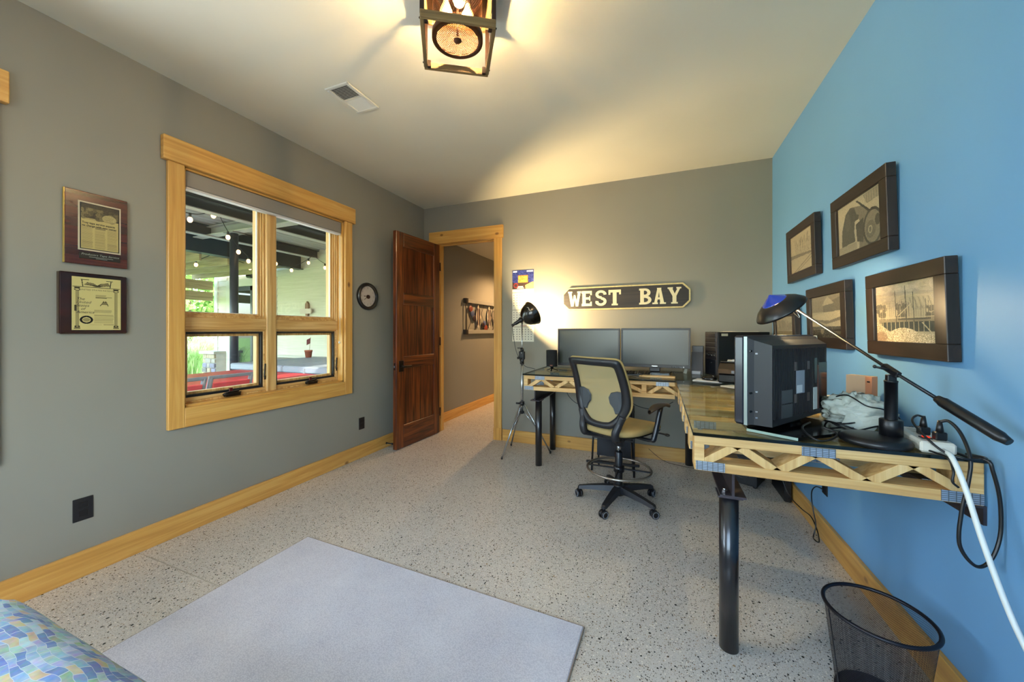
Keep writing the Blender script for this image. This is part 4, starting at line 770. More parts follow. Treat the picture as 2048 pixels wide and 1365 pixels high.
for i, y in enumerate((3.05, 3.36, 3.67)):
    b_ = X3(1056, 1109, 1165, 1222, 1295, 1358); t_ = X3(1082, 1137, 1194, 1250, 1325); o = 0.0 if i == 0 else 0.05
    truss(bdk, -1.118, 0.108, y, [q + (o if 0 < k < 5 else 0) for k, q in enumerate(b_)], [q + o for q in t_], ((-1.118, -1.118 + 0.036), tuple(X3(1283, 1293))), ((-1.112, xp(1067, 3.05), 0), (xp(1070, 3.05) + o, xp(1089, 3.05) + o, 1), (xp(1154, 3.05) + o, xp(1176, 3.05) + o, 0), (xp(1312, 3.05) - o, xp(1338, 3.05) - o, 1)), BO)
MB().box(-1.121 - BO[0], 0.1125 - BO[0], 3.028 - BO[1], 3.785 - BO[1], DG + 0.0005, DZ1).build('glass_top', m_top, bdk)
MB().box(-1.122 - BO[0], 0.1125 - BO[0], 3.025 - BO[1], 3.028 - BO[1], DG + 0.0005, DZ1 - 0.0005).build('glass_edge', m_edge, bdk); MB().box(-1.1235 - BO[0], -1.121 - BO[0], 3.028 - BO[1], 3.785 - BO[1], DG + 0.0005, DZ1 - 0.0005).build('glass_edge', m_edge, bdk)
ibeam(bdk, -1.040 - BO[0], 3.125 - BO[1], 3.775 - BO[1]); post(bdk, -1.033 - BO[0], 3.215 - BO[1], 0.030); post(bdk, -1.036 - BO[0], 3.70 - BO[1], 0.030)
# ================================================================== things on the desks
m_scr = M('dark_screen', '#22261a', 0.30, 0.0, 0.7); m_bez = M('bezel_black', '#1c1a1c', 0.35); m_gloss = M('gloss_black', '#08080a', 0.12)  # greenish screen base colour stands for reflections of the room
def monitor(label, x, y, w, h, zb, rz):
    t = thing('computer_monitor', label, 'monitor', (x, y, DZ1), rz, 'pair of widescreen monitors'); z0 = zb - DZ1
    MB().box(-w / 2, w / 2, -0.012, 0.022, z0, z0 + h, 0.004).build('housing', m_bez, t)
    for a in ((-w / 2, w / 2, z0, z0 + 0.028), (-w / 2, w / 2, z0 + h - 0.016, z0 + h), (-w / 2, -w / 2 + 0.016, z0 + 0.028, z0 + h - 0.016), (w / 2 - 0.016, w / 2, z0 + 0.028, z0 + h - 0.016)): MB().box(a[0], a[1], -0.018, -0.011, a[2], a[3], 0.002).build('bezel', m_bez, t)
    MB().box(-w / 2 + 0.015, w / 2 - 0.015, -0.0135, -0.0115, z0 + 0.027, z0 + h - 0.015).build('screen', m_scr, t); MB().box(-0.024, 0.024, -0.0188, -0.0178, z0 + 0.009, z0 + 0.017).build('badge', m_chrome, t)
    MB().box(-w * 0.3, w * 0.3, 0.022, 0.045, z0 + 0.05, z0 + h - 0.06, 0.01).build('rear_bulge', m_bez, t); MB().box(-0.045, 0.045, 0.022, 0.05, 0.012, z0 + 0.12, 0.006).build('neck', m_bez, t)
    MB().prism([(-0.12, -0.09), (0.12, -0.09), (0.14, 0.08), (-0.14, 0.08)], 0, 0.012, (0, 0.02, 0), (1, 0, 0), (0, 1, 0), (0, 0, 1)).build('stand_base', m_gloss, t)
    MB().box(w / 2 - 0.055, w / 2 - 0.052, -0.0188, -0.0178, z0 + 0.006, z0 + 0.016).build('power_light', M('led_white', '#ffffff', 0.4, emit=1.0) if 'led_white' not in bpy.data.materials else bpy.data.materials['led_white'], t)
    for k in range(4): MB().box(w / 2 - 0.15 + k * 0.018, w / 2 - 0.142 + k * 0.018, -0.0186, -0.0178, z0 + 0.008, z0 + 0.011).build('button', m_gloss, t)
monitor('black widescreen monitor beside the small speaker on the back desk', -0.633, 3.51, 0.586, 0.358, 0.899, 0.0); monitor('black widescreen monitor nearest the tower computer on the back desk', -0.043, 3.51, 0.576, 0.350, 0.909, math.radians(-1))
sp = thing('desk_speaker', 'small black satellite speaker on a tripod foot left of the monitors', 'speaker', (-0.945, 3.35, DZ1), math.radians(8))
MB().grid(lambda u, v: (0.050 * math.copysign(abs(math.cos(2 * PI * u)) ** 0.6, math.cos(2 * PI * u)), 0.050 * math.copysign(abs(math.sin(2 * PI * u)) ** 0.6, math.sin(2 * PI * u)) - 0.012 * v, 0.044 + 0.152 * v), 28, 4).cyl((0, -0.012, 0.1955), (0, -0.012, 0.198), 0.048, 0.040, n=24).build('grille_body', M('speaker_cloth', '#0a0a0b', 0.85, bp=(400, 0.4)), sp)
MB().box(-0.012, 0.012, -0.053, -0.050, 0.052, 0.060).build('badge', M('badge_red', '#7a3a1c', 0.4), sp); MB().cyl((0, 0, 0.022), (0, 0, 0.048), 0.012, 0.02, n=12).build('neck', m_gloss, sp)
for a in (-90, 30, 150): MB().bar((0, 0, 0.024), (0.06 * math.cos(math.radians(a)), 0.06 * math.sin(math.radians(a)), 0.004), 0.012, 0.007, c=0.002).build('foot', m_gloss, sp)
kb = thing('keyboard', 'black computer keyboard in front of the right monitor', 'keyboard', (-0.30, 3.345, DZ1), math.radians(2))
MB().prism([(-0.075, 0), (0.075, 0), (0.075, 0.022), (-0.075, 0.010)], -0.215, 0.215, (0, 0, 0), (0, 1, 0), (0, 0, 1), (1, 0, 0)).build('tray', m_black, kb)
km = MB().box(-0.0078, 0.0078, -0.0078, 0.0078, 0, 0.007, 0.0015); k0 = None
for r_ in range(5):
    for c_ in range(22):
        if k0 is None: k0 = km.build('key', m_gloss, kb); k = k0
        else: k = k0.copy(); COL.objects.link(k)
        k.location = (-0.2 + c_ * 0.019, -0.055 + r_ * 0.026, 0.0105 + (r_ * 0.026 + 0.02) * 0.08)
wt = thing('wooden_ruler_board', 'flat pale wooden board lying on the glass below the right monitor', 'board', (-0.01, 3.22, DZ1), math.radians(-4)); MB().box(-0.125, 0.125, -0.035, 0.035, 0, 0.012, 0.002).build('board', spx, wt); MB().box(-0.15, -0.125, -0.02, 0.02, 0, 0.008, 0.002).build('grip', spd, wt)
pc = thing('tower_computer', 'tall black tower computer turned sideways in the desk corner', 'computer', (0.415, 3.573, DZ1), math.atan2(0.40, 0.916))
# local x runs back along the case (front face at x=0 facing -x), local y across
MB().box(0.004, 0.445, -0.090, 0.090, 0, 0.369, 0.003).build('case', M('case_black', '#050506', 0.45), pc); m_bay = M('bay_black', '#232024', 0.4)
MB().box(-0.008, 0.004, -0.090, 0.090, 0, 0.369, 0.003).build('front_bezel', m_bay, pc)
for k, (a, b) in enumerate(((0.325, 0.362), (0.283, 0.318), (0.243, 0.278), (0.203, 0.238))): MB().box(-0.013, -0.007, -0.078, 0.078, a, b, 0.003).build('drive_bay', M('bay_%d' % k, '#2c282a', 0.35), pc); MB().box(-0.0145, -0.012, -0.076, 0.076, b - 0.003, b).build('bay_edge', m_chrome if k == 0 else M('edge_grey_%d' % k, '#77736d', 0.4), pc)
MB().box(-0.012, -0.007, -0.07, 0.07, 0.155, 0.192, 0.003).build('port_panel', m_black, pc)
for k in range(6): MB().box(-0.0135, -0.0115, -0.062 + k * 0.021, -0.050 + k * 0.021, 0.166 + 0.005 * (k % 2), 0.176 + 0.005 * (k % 2), 0.002).build('port', m_chrome, pc)
MB().box(-0.013, -0.007, -0.078, 0.078, 0.012, 0.135, 0.003).build('lower_door', M('door_navy', '#15171d', 0.35), pc); MB().box(-0.0145, -0.0125, -0.022, 0.028, 0.105, 0.114, 0.002).build('badge', m_chrome, pc)
MB().box(0.03, 0.085, -0.0915, -0.090, 0.335, 0.355).build('sticker', M('label_paper', '#b5ad93', 0.7), pc)
pp = thing('papers', 'loose papers lying on top of the tower computer', 'papers', (0.635, 3.655, DZ1 + 0.3692), math.radians(28))
for k in range(3): MB().box(-0.13 + k * 0.01, 0.13 - k * 0.008, -0.07, 0.07 - 0.006 * k, 0.0015 * k, 0.0015 * k + 0.0014).build('sheet', M('sheet_%d' % k, ('#d9cfae', '#cfc6b0', '#e0d9c4')[k], 0.8), pp)
mo2 = thing('black_speaker', 'tall slanted black speaker beside the tower computer', 'speaker', (0.268, 3.62, DZ1), math.radians(-8))
MB().prism([(-0.055, 0), (0.045, 0), (0.045, 0.16), (-0.005, 0.19)], -0.035, 0.055, (0.03, 0, 0), (0, 1, 0), (0, 0, 1), (1, 0, 0)).build('cabinet', M('navy_black', '#14151d', 0.4), mo2); MB().box(-0.005, 0.086, 0.046, 0.075, 0, 0.245, 0.003).build('back_box', m_black, mo2); MB().box(0.0, 0.07, -0.068, -0.050, 0, 0.030, 0.004).build('foot_panel', M('silver_grey', '#8b8d92', 0.35), mo2)
bk_ = thing('grey_book', 'thin grey book leaning against the black speaker', 'book', (0.205, 3.635, DZ1 + 0.002), rot=(0, math.radians(13), 0)); MB().box(-0.012, 0.012, -0.07, 0.07, 0.0, 0.165, 0.001).build('pages', M('page_grey', '#9a9d8e', 0.7), bk_); MB().box(-0.014, -0.0115, -0.073, 0.073, 0, 0.168).box(0.0115, 0.014, -0.073, 0.073, 0, 0.168).build('cover', M('cover_grey', '#7c8078', 0.5), bk_)
pr = thing('inkjet_printer', 'small black inkjet printer with papers on its lid', 'printer', (0.62, 3.05, DZ1), math.radians(-18))
m_prt = M('printer_black', '#121011', 0.22, coat=0.2)
MB().box(-0.21, 0.21, -0.12, 0.13, 0.006, 0.075, 0.012).build('lower_body', m_prt, pr); MB().prism([(-0.13, 0.075), (0.13, 0.075), (0.13, 0.145), (-0.05, 0.145), (-0.115, 0.105)], -0.205, 0.205, (0, 0, 0), (0, 1, 0), (0, 0, 1), (1, 0, 0)).build('upper_body', M('printer_bronze', '#30241d', 0.2, coat=0.3), pr)
MB().box(-0.205, 0.205, -0.05, 0.13, 0.146, 0.158, 0.004).build('lid', m_prt, pr); MB().box(-0.13, 0.13, -0.17, -0.10, 0.030, 0.036, 0.001).build('output_tray', m_prt, pr); MB().box(-0.12, 0.10, -0.128, -0.118, 0.078, 0.098).build('output_slot', M('slot_grey', '#6b6f7a', 0.3), pr); MB().box(-0.06, -0.01, -0.1225, -0.119, 0.048, 0.056).build('badge', m_chrome, pr)
pg = thing('paper_pile', 'magazine and white papers lying on the printer lid', 'papers', (0.63, 3.07, DZ1 + 0.1582), math.radians(-10))
for k, (c_, z) in enumerate((('#d6d3cb', 0), ('#cfd4da', 0.003), ('#b0455a', 0.006), ('#d8c9a8', 0.010))): MB().box(-0.17 + 0.03 * k, 0.12 + 0.01 * k, -0.05 + 0.012 * k, 0.10 - 0.01 * k, z, z + 0.0028).build('sheet', M('pile_%d' % k, c_, 0.6), pg)
nb = thing('white_mouse_pad', 'white mouse pad lying on the glass in front of the tower computer', 'mouse pad', (0.345, 3.115, DZ1), math.radians(-20)); MB().box(-0.10, 0.10, -0.065, 0.065, 0, 0.006, 0.002).build('pad', M('pad_white', '#d9dada', 0.6), nb); MB().box(-0.098, 0.098, -0.063, 0.063, 0.006, 0.0066).build('print_layer', M('pad_print', '#e4e3de', 0.6), nb)
ms = thing('computer_mouse', 'black computer mouse resting on the white pad', 'mouse', (0.345, 3.12, DZ1 + 0.0068), math.radians(60)); MB().ball((0, 0, 0.010), 0.032, 0.055, 0.024, 18, 10).build('shell', m_gloss, ms); MB().cyl((-0.004, -0.03, 0.030), (0.004, -0.03, 0.030), 0.008, n=12).build('wheel', m_chrome, ms)
for q in ms.children:
    for v in q.data.vertices: v.co.z = max(v.co.z, 0.0)
wp = thing('white_envelope', 'white folded paper on the glass in front of the printer', 'paper', (0.490, 2.82, DZ1), math.radians(40)); MB().box(-0.055, 0.055, -0.10, 0.10, 0, 0.004, 0.001).build('sheet', M('envelope', '#d9d5c8', 0.7), wp); MB().prism([(-0.055, 0.10), (0.055, 0.10), (0, 0.045)], 0.004, 0.005, (0, 0, 0), (1, 0, 0), (0, 1, 0), (0, 0, 1)).build('flap', M('envelope_flap', '#cfcabb', 0.7), wp)
# ---- television seen from behind (screen faces local +y)
tv = thing('television', 'old black flat television seen from behind, turned towards the chair', 'television', (0.481, 1.847, DZ1), math.atan2(0.776, 0.63))
m_tvn = M('tv_navy', '#10121f', 0.3, coat=0.2); m_tvb = M('tv_back', '#17161a', 0.45)
MB().box(-0.283, 0.283, 0.004, 0.046, 0.020, 0.363, 0.008).build('front_frame', m_tvn, tv); MB().box(-0.255, 0.255, 0.0455, 0.0475, 0.055, 0.34).build('screen', m_scr, tv); m_tvs = M('tv_silver', '#8f9a94', 0.3, 0.4); MB().box(-0.2835, -0.279, -0.006, 0.006, 0.022, 0.359).build('silver_strip', m_tvs, tv); MB().box(0.279, 0.2835, -0.006, 0.006, 0.022, 0.359).build('silver_strip', m_tvs, tv)
f0 = [(-0.278, 0.0, 0.024), (0.278, 0.0, 0.024), (0.278, 0.0, 0.357), (-0.278, 0.0, 0.357)]; f1 = [(-0.245, -0.074, 0.024), (0.190, -0.074, 0.040), (0.190, -0.074, 0.326), (-0.245, -0.074, 0.326)]; f2 = [(-0.262, -0.020, 0.024), (0.245, -0.020, 0.030), (0.245, -0.020, 0.345), (-0.262, -0.020, 0.345)]
hb = MB(); q = f0 + f2 + f1; hb.add(q, [(4 * i + k, 4 * i + (k + 1) % 4, 4 * i + 4 + (k + 1) % 4, 4 * i + 4 + k)[::-1] for i in range(2) for k in range(4)] + [(8, 9, 10, 11), (3, 2, 1, 0)]); hb.build('rear_housing', m_tvb, tv)
rib = MB().box(-0.0022, 0.0022, -0.0768, -0.073, 0.052, 0.312); r0 = None
for k in range(34):
    if r0 is None: r = r0 = rib.build('rib', m_tvb, tv)
    else: r = r0.copy(); COL.objects.link(r)
    r.location = (-0.236 + k * 0.0123, 0, 0)
MB().box(-0.075, -0.010, -0.0782, -0.0765, 0.135, 0.225).build('rating_label', M('label_grey', '#8b9099', 0.5), tv); MB().box(-0.072, -0.03, -0.0788, -0.078, 0.138, 0.168).build('barcode_label', M('label_white', '#cfcfcf', 0.5), tv)
for a, b in ((-0.185, 0.105), (-0.185, 0.050)): MB().box(a, a + 0.078, -0.0782, -0.0765, b, b + 0.050).build('warning_label', M('label_dark_%d' % int(b * 1000), '#3c3c3e', 0.5), tv)
for a in (-0.092, 0.012):
    for b in (0.100, 0.226): MB().box(a, a + 0.020, -0.0784, -0.0765, b, b + 0.034, 0.001).build('bracket_pad', M('pad_brown', '#4a3c38', 0.4) if (a < 0 and b < 0.2) else bpy.data.materials['pad_brown'], tv)
for a in ((0.075, 0.098, 0.165, 0.270), (0.112, 0.185, 0.06, 0.250)): MB().box(a[0], a[1], -0.0772, -0.070, a[2], a[3]).build('recess', m_gloss, tv)
MB().box(0.064, 0.096, -0.0784, -0.0765, 0.060, 0.150).build('port_label', M('label_pale', '#b9bcb8', 0.5), tv); MB().box(0.100, 0.112, -0.0784, -0.0765, 0.06, 0.24).build('port_panel', M('port_red', '#54302a', 0.45), tv)
for z in (0.070, 0.140, 0.300): MB().box(-0.2765, -0.245, -0.016, -0.010, z, z + 0.008, 0.002).build('side_slot', m_gloss, tv)
for z in (0.052, 0.075, 0.150, 0.295): MB().bar((-0.262, -0.024, z), (-0.246, -0.045, z), 0.003, 0.006, (0, 0, 1)).build('side_clip', m_chrome, tv)
MB().box(-0.05, 0.03, -0.05, -0.005, 0.010, 0.030, 0.004).build('neck', m_gloss, tv); MB().prism([(-0.283, -0.01), (-0.262, -0.160), (-0.10, -0.196), (0.11, -0.196), (0.13, 0.05), (-0.20, 0.06)], 0.0, 0.011, (0, 0, 0), (1, 0, 0), (0, 1, 0), (0, 0, 1)).build('stand_base', m_gloss, tv); MB().bar((-0.285, -0.005, 0.006), (-0.264, -0.164, 0.006), 0.004, 0.010, c=0.001).build('base_edge', M('glass_green_edge', '#8fa296', 0.2), tv)
# ---- boxes, plastic bag, wallet
wb_ = thing('white_box', 'flat white cardboard box behind the plastic bag', 'box', (0.795, 2.06, DZ1), math.radians(-4)); MB().box(-0.095, 0.095, -0.11, 0.11, 0, 0.066, 0.001).build('tray', M('box_white', '#b9bcb4', 0.6), wb_); MB().box(-0.097, 0.097, -0.112, 0.112, 0.040, 0.076, 0.001).build('lid', M('box_lid', '#c9cac2', 0.6), wb_)
sb_ = thing('small_carton', 'small carton with orange lamp glow in its colour, standing on the flat white box', 'box', (0.822, 2.07, DZ1 + 0.0763), math.radians(-48)); MB().box(-0.046, 0.046, -0.02, 0.02, 0, 0.108, 0.001).build('carton', M('carton_lamp_peach', '#e0b893', 0.6), sb_); MB().box(0.024, 0.0465, -0.0205, 0.0205, 0.001, 0.107).build('end_band', M('carton_lamp_orange', '#d58a62', 0.6), sb_); MB().box(0.030, 0.040, -0.0211, -0.0203, 0.082, 0.088).build('print_mark', m_ink, sb_)  # peach and orange put the desk lamp's warm glow into the carton colours
bg_ = thing('plastic_bag', 'crumpled pale plastic bag heaped on the desk among cables', 'bag', (0.728, 1.872, DZ1), math.radians(-20))
def bagpt(u, v):
    a = 2 * PI * u; t = PI * v; rr = 1 + 0.10 * math.sin(3 * a + 5 * t) + 0.08 * math.sin(7 * a - 6 * t + 1) + 0.06 * math.sin(17 * t + 5 * a) + 0.05 * math.sin(19 * a + 13 * t) + 0.04 * math.sin(31 * a - 9 * t)
    return (0.100 * rr * math.sin(t) * math.cos(a), 0.050 * rr * math.sin(t) * math.sin(a), max(0.0, 0.058 - 0.066 * rr * math.cos(t)))
m, nt, b, out = nodes('bag_plastic'); b.inputs['Base Color'].default_value = (*lin('#cfd3c6'), 1); b.inputs['Roughness'].default_value = 0.32; b.inputs['Alpha'].default_value = 0.86
nb_ = N(nt, 'TexVoronoi', feature='DISTANCE_TO_EDGE'); nb_.inputs['Scale'].default_value = 34; nt.links.new(coords(nt), nb_.inputs['Vector']); bump(nt, b, nb_.outputs['Distance'], 0.9, 0.006)
MB().grid(bagpt, 64, 30).build('film', m, bg_); MB().grid(lambda u, v: (-0.03 + 0.10 * u - 0.03 * v, -0.055 - 0.05 * v, 0.05 * (1 - v) ** 2 + 0.004 + 0.006 * math.sin(9 * u)), 10, 8).build('loose_flap', m, bg_)
wl2 = thing('wood_scraps', 'thin wooden offcuts lying behind the television', 'wood offcut', (0.70, 2.28, DZ1), math.radians(12)); MB().box(-0.12, 0.06, -0.05, 0.05, 0, 0.03, 0.001).build('offcut', spx, wl2); MB().box(-0.10, 0.09, -0.03, 0.04, 0.03, 0.052, 0.001).build('offcut', spx, wl2)
# ---- desk lamp
lm = thing('desk_lamp', 'black balance arm desk lamp with a counterweight and blue glass cap', 'lamp', (0.675, 1.612, DZ1))
O = Vector((0.675, 1.612, DZ1)); m_lk = M('lamp_black', '#0d0d10', 0.38, 0.0, 0.5); L_ = lambda p: tuple(Vector(p) - O)
MB().lathe([(0.0, 0.0), (0.087, 0.0), (0.092, 0.006), (0.092, 0.014), (0.085, 0.024), (0.074, 0.027), (0.0, 0.027)], 48).build('base', m_lk, lm)
px_, py_ = 0.730, 1.640
MB().lathe([(0.0, 0.020), (0.030, 0.020), (0.030, 0.078), (0.028, 0.080), (0.0, 0.080)], 28, L_((px_, py_, DZ1))).build('collar', m_lk, lm); MB().lathe([(0.017, 0.07), (0.017, 0.206), (0.018, 0.206), (0.018, 0.212), (0.0, 0.213)], 24, L_((px_, py_, DZ1))).build('pole', m_lk, lm)
PV = Vector((px_, py_, 1.103)); HE = Vector((0.567, 2.062, 1.353)); CB = Vector((0.846, 1.372, 0.947)); ad = (HE - PV).normalized(); cd_ = (CB - PV).normalized()
MB().box(-0.012, 0.012, -0.010, 0.010, 0.21, 0.232, 0.002).xf(Matrix.Translation(L_((px_, py_, DZ1)))).bar(L_(PV - ad * 0.03), L_(PV + ad * 0.03), 0.018, 0.020, c=0.003).build('joint', m_lk, lm); MB().cyl(L_(PV), L_(PV + Vector((-0.045, -0.012, 0.012))), 0.004, n=8).ball(L_(PV + Vector((-0.048, -0.013, 0.013))), 0.006, n=8, m=6).build('thumb_screw', m_lk, lm)
MB().tube([L_(HE), L_(PV), L_(PV + cd_ * 0.155)], 0.0052, 12).build('arm', m_lk, lm)
c0 = PV + cd_ * 0.150; MB().tube([L_(c0), L_(c0 + cd_ * 0.012), L_(c0 + cd_ * 0.018), L_(CB - cd_ * 0.022), L_(CB - cd_ * 0.014), L_(CB)], [0.011, 0.013, 0.0155, 0.0155, 0.013, 0.010], 20).build('counterweight', m_lk, lm)
ax = Vector((0.727, 0.37, -0.578)).normalized(); ax = Vector((0.56, 0.20, -0.80)).normalized(); HC = HE + Vector((-0.066, 0.004, 0.022))
shd = MB().lathe([(0.052, 0.0), (0.064, 0.003), (0.088, 0.020), (0.108, 0.044), (0.111, 0.052), (0.108, 0.051), (0.086, 0.025), (0.062, 0.008), (0.052, 0.004)], 44, L_(HC), tuple(ax)).build('shade', M('shade_black', '#121115', 0.33), lm)
lens = MB(); prof = []
for k in range(8): prof += [(0.053 - 0.0064 * k, -0.0005 - 0.0046 * k), (0.053 - 0.0064 * k - 0.002, -0.0046 * k - 0.0045)]
prof.append((0.0, -0.040)); lens.lathe(prof, 30, L_(HC), tuple(ax)); lens.build('blue_lens', M('blue_lens', '#16307f', 0.1, emit=0.25, emit_col='#1b47d8', coat=0.5), lm)
MB().ball(L_(HC + ax * 0.022), 0.012, n=12, m=8).build('bulb', M('halogen', '#ffe2b0', 0.3, emit=25, emit_col='#ffc98a'), lm); MB().bar(L_(HE - ad * 0.035), L_(HE + Vector((-0.03, 0.004, 0.006))), 0.012, 0.012, c=0.003).build('swivel', m_lk, lm)
MB().tube(bez([L_(HE - ad * 0.02), L_(HE + Vector((0.012, -0.03, -0.03))), L_(HE + Vector((0.022, -0.034, -0.056))), L_(HE + Vector((0.010, -0.026, -0.044))), L_(HE + Vector((-0.012, -0.006, -0.008)))], 6), 0.0016, 6).build('wire_handle', m_chrome, lm)
light('desk_bulb', 'POINT', L_(HC + ax * 0.040), 13.0, WARM2, shadow_soft_size=0.012, parent=lm)
# ---- power strip, plugs and cords
ps = thing('power_strip', 'white power strip with a glowing red switch at the desk end', 'power strip', (0.813, 1.645, DZ1), math.radians(-8)); m_ps = M('strip_white', '#cfcbbd', 0.4)
MB().box(-0.040, 0.040, -0.105, 0.115, 0, 0.036, 0.006).build('body', m_ps, ps); MB().box(-0.026, 0.000, -0.070, -0.045, 0.036, 0.0395, 0.001).build('switch_frame', m_black, ps); MB().box(-0.020, -0.004, -0.066, -0.049, 0.039, 0.0425, 0.001).build('switch', M('switch_red', '#c22a10', 0.3, emit=0.8, emit_col='#ff3a14'), ps); MB().box(0.006, 0.030, -0.070, -0.030, 0.036, 0.0378, 0.001).build('label_panel', m_white, ps)
for k in range(3): MB().box(-0.014, 0.014, 0.0 + k * 0.036 - 0.012, 0.0 + k * 0.036 + 0.012, 0.036, 0.0366).build('socket', M('strip_socket', '#a8a498', 0.5) if k == 0 else bpy.data.materials['strip_socket'], ps)
def cord(name, label, pts, r, mat, plug=None):
    t = thing(name, label, 'cord', pts[0]); o = Vector(pts[0]); MB().tube(bez([Vector(p) - o for p in pts], 9), r, 8).build('cable', mat, t)
    if plug:
        a = Vector(plug[0]) - o; MB().box(-0.014, 0.014, -0.011, 0.011, 0, 0.026, 0.003).xf(Matrix.Translation(a)).build('plug', mat, t); MB().tube([a + Vector((0, 0, 0.024)), a + Vector((0, 0, 0.040)), a + Vector((0, 0, 0.062))], [0.010, 0.008, 0.005], 10).build('strain_relief', mat, t)
    return t
m_cord = M('black_cord', '#0c0b0d', 0.35); m_wc = M('white_cord', '#d3d6d0', 0.4)
z = DZ1
pA = (0.812, 1.640, z + 0.037); pB = (0.795, 1.585, z + 0.037); pB = (0.818, 1.575, z + 0.037)
cord('plugged_cable', 'thin black cord plugged into the power strip and trailing over the front desk edge', [(0.812, 1.640, z + 0.095), (0.790, 1.630, z + 0.100), (0.766, 1.600, z + 0.085), (0.768, 1.545, z + 0.052), (0.790, 1.500, z + 0.018), (0.830, 1.480, z + 0.008), (0.875, 1.500, z + 0.008), (0.890, 1.530, z + 0.006), (0.868, 1.560, z + 0.004)], 0.0034, m_cord, (pA, 0))
cord('appliance_cord', 'thick black cord looping from the power strip down below the desk end', [(0.818, 1.575, z + 0.095), (0.832, 1.560, z + 0.100), (0.842, 1.530, z + 0.070), (0.838, 1.488, z + 0.010), (0.828, 1.478, z - 0.06), (0.812, 1.475, z - 0.15), (0.806, 1.470, z - 0.24), (0.835, 1.465, z - 0.29), (0.868, 1.470, z - 0.272), (0.893, 1.478, z - 0.20), (0.895, 1.482, z - 0.10), (0.880, 1.480, z - 0.02), (0.873, 1.487, z + 0.008), (0.850, 1.52, z + 0.006), (0.846, 1.60, z + 0.004)], 0.0046, m_cord, (pB, 0))
cord('white_power_cord', 'thick white cord running from the power strip down to the floor', [(0.798, 1.520, z + 0.018), (0.794, 1.478, z + 0.010), (0.800, 1.440, z - 0.06), (0.815, 1.40, z - 0.20), (0.838, 1.35, z - 0.36), (0.862, 1.28, z - 0.50), (0.880, 1.20, z - 0.65), (0.885, 1.10, z - 0.78), (0.88, 0.98, z - 0.85)], 0.0068, m_wc)
cord('lamp_base_cord', 'short black cord from the lamp base over the glass edge', [(0.770, 1.585, z + 0.006), (0.782, 1.530, z + 0.008), (0.790, 1.486, z + 0.004), (0.797, 1.478, z - 0.03), (0.794, 1.476, z - 0.06), (0.806, 1.474, z - 0.075)], 0.003, m_cord)
random.seed(11)
tang = [[(0.63, 1.84), (0.67, 1.79), (0.70, 1.82), (0.65, 1.87), (0.61, 1.82), (0.64, 1.76), (0.71, 1.75), (0.78, 1.745)], [(0.62, 1.80), (0.67, 1.755), (0.75, 1.775), (0.80, 1.80), (0.85, 1.85), (0.87, 1.82), (0.83, 1.77), (0.76, 1.76)], [(0.52, 1.70), (0.58, 1.73), (0.65, 1.745), (0.73, 1.74), (0.79, 1.77)]]
for k, pts in enumerate(tang):
    cord('tangled_cable', ('black cable coiled under the plastic bag', 'black cable looping round the flat white box', 'black cable running across the glass behind the lamp base')[k], [(x, y, z + 0.005 + (0.022 * abs(math.sin(2.1 * i + k)) if k < 2 else 0.0)) for i, (x, y) in enumerate(pts)], 0.0032, m_cord)
cord('bag_cable', 'thin black cable arched over the plastic bag', [(0.66, 1.91, z + 0.10), (0.69, 1.85, z + 0.125), (0.73, 1.80, z + 0.095), (0.78, 1.80, z + 0.085), (0.825, 1.81, z + 0.06), (0.835, 1.80, z + 0.02), (0.80, 1.77, z + 0.006)], 0.0025, m_cord)
cord('tv_cable', 'black cable hanging out of the television back onto its stand', [(0.525, 1.700, z + 0.036), (0.49, 1.655, z + 0.030), (0.478, 1.600, z + 0.022), (0.50, 1.556, z + 0.006), (0.545, 1.585, z + 0.004), (0.58, 1.63, z + 0.018), (0.55, 1.665, z + 0.030)], 0.0034, m_cord)
cord('monitor_cable', 'thin black cable lying behind the monitor and speaker', [(0.21, 3.64, z + 0.004), (0.15, 3.62, z + 0.004), (0.09, 3.655, z + 0.004), (-0.02, 3.67, z + 0.004)], 0.003, m_cord)
cord('speaker_cable', 'thin black cable from the small speaker to the left monitor', [(-0.91, 3.39, z + 0.02), (-0.86, 3.41, z + 0.004), (-0.78, 3.40, z + 0.004), (-0.70, 3.44, z + 0.004)], 0.002, m_cord)
cord('hanging_cable', 'black cable drooping below the back desk left of the chair', [(-0.80, 3.30, 0.709), (-0.77, 3.29, 0.64), (-0.70, 3.28, 0.585), (-0.62, 3.28, 0.575), (-0.55, 3.29, 0.61), (-0.47, 3.30, 0.709)], 0.003, m_cord)
cord('hanging_cable', 'black cable drooping below the back desk right of the chair', [(-0.30, 3.24, 0.709), (-0.20, 3.23, 0.62), (-0.08, 3.22, 0.592), (0.02, 3.23, 0.61), (0.10, 3.24, 0.66)], 0.003, m_cord)
# ================================================================== drafting chair
CX, CY = -0.275, 2.742
chn = thing('office_chair', 'beige mesh back office chair on a black five star base with a foot ring', 'chair', (CX, CY, 0), math.radians(-29))
m_ck = M('chair_black', '#1b1c21', 0.42, 0.0, 0.5, bp=(250, 0.15)); m_cb = M('chair_blackgloss', '#121317', 0.3); m_up = M('beige_fabric', '#a88f5c', 0.85, bp=(700, 0.4), nz=(9, '#94804f', 0.6)); m_net = sheer('beige_mesh', '#a4946a', 0.80)
MB().lathe([(0.0, 0.055), (0.034, 0.055), (0.040, 0.085), (0.040, 0.118), (0.030, 0.135), (0.0, 0.136)], 24).build('hub', m_cb, chn)
wheel = MB().cyl((-0.020, 0, 0.027), (-0.006, 0, 0.027), 0.027, n=20).cyl((0.006, 0, 0.027), (0.020, 0, 0.027), 0.027, n=20); wring = MB().torus((-0.021, 0, 0.027), 0.020, 0.003, (1, 0, 0), 20, 6).torus((0.021, 0, 0.027), 0.020, 0.003, (1, 0, 0), 20, 6)
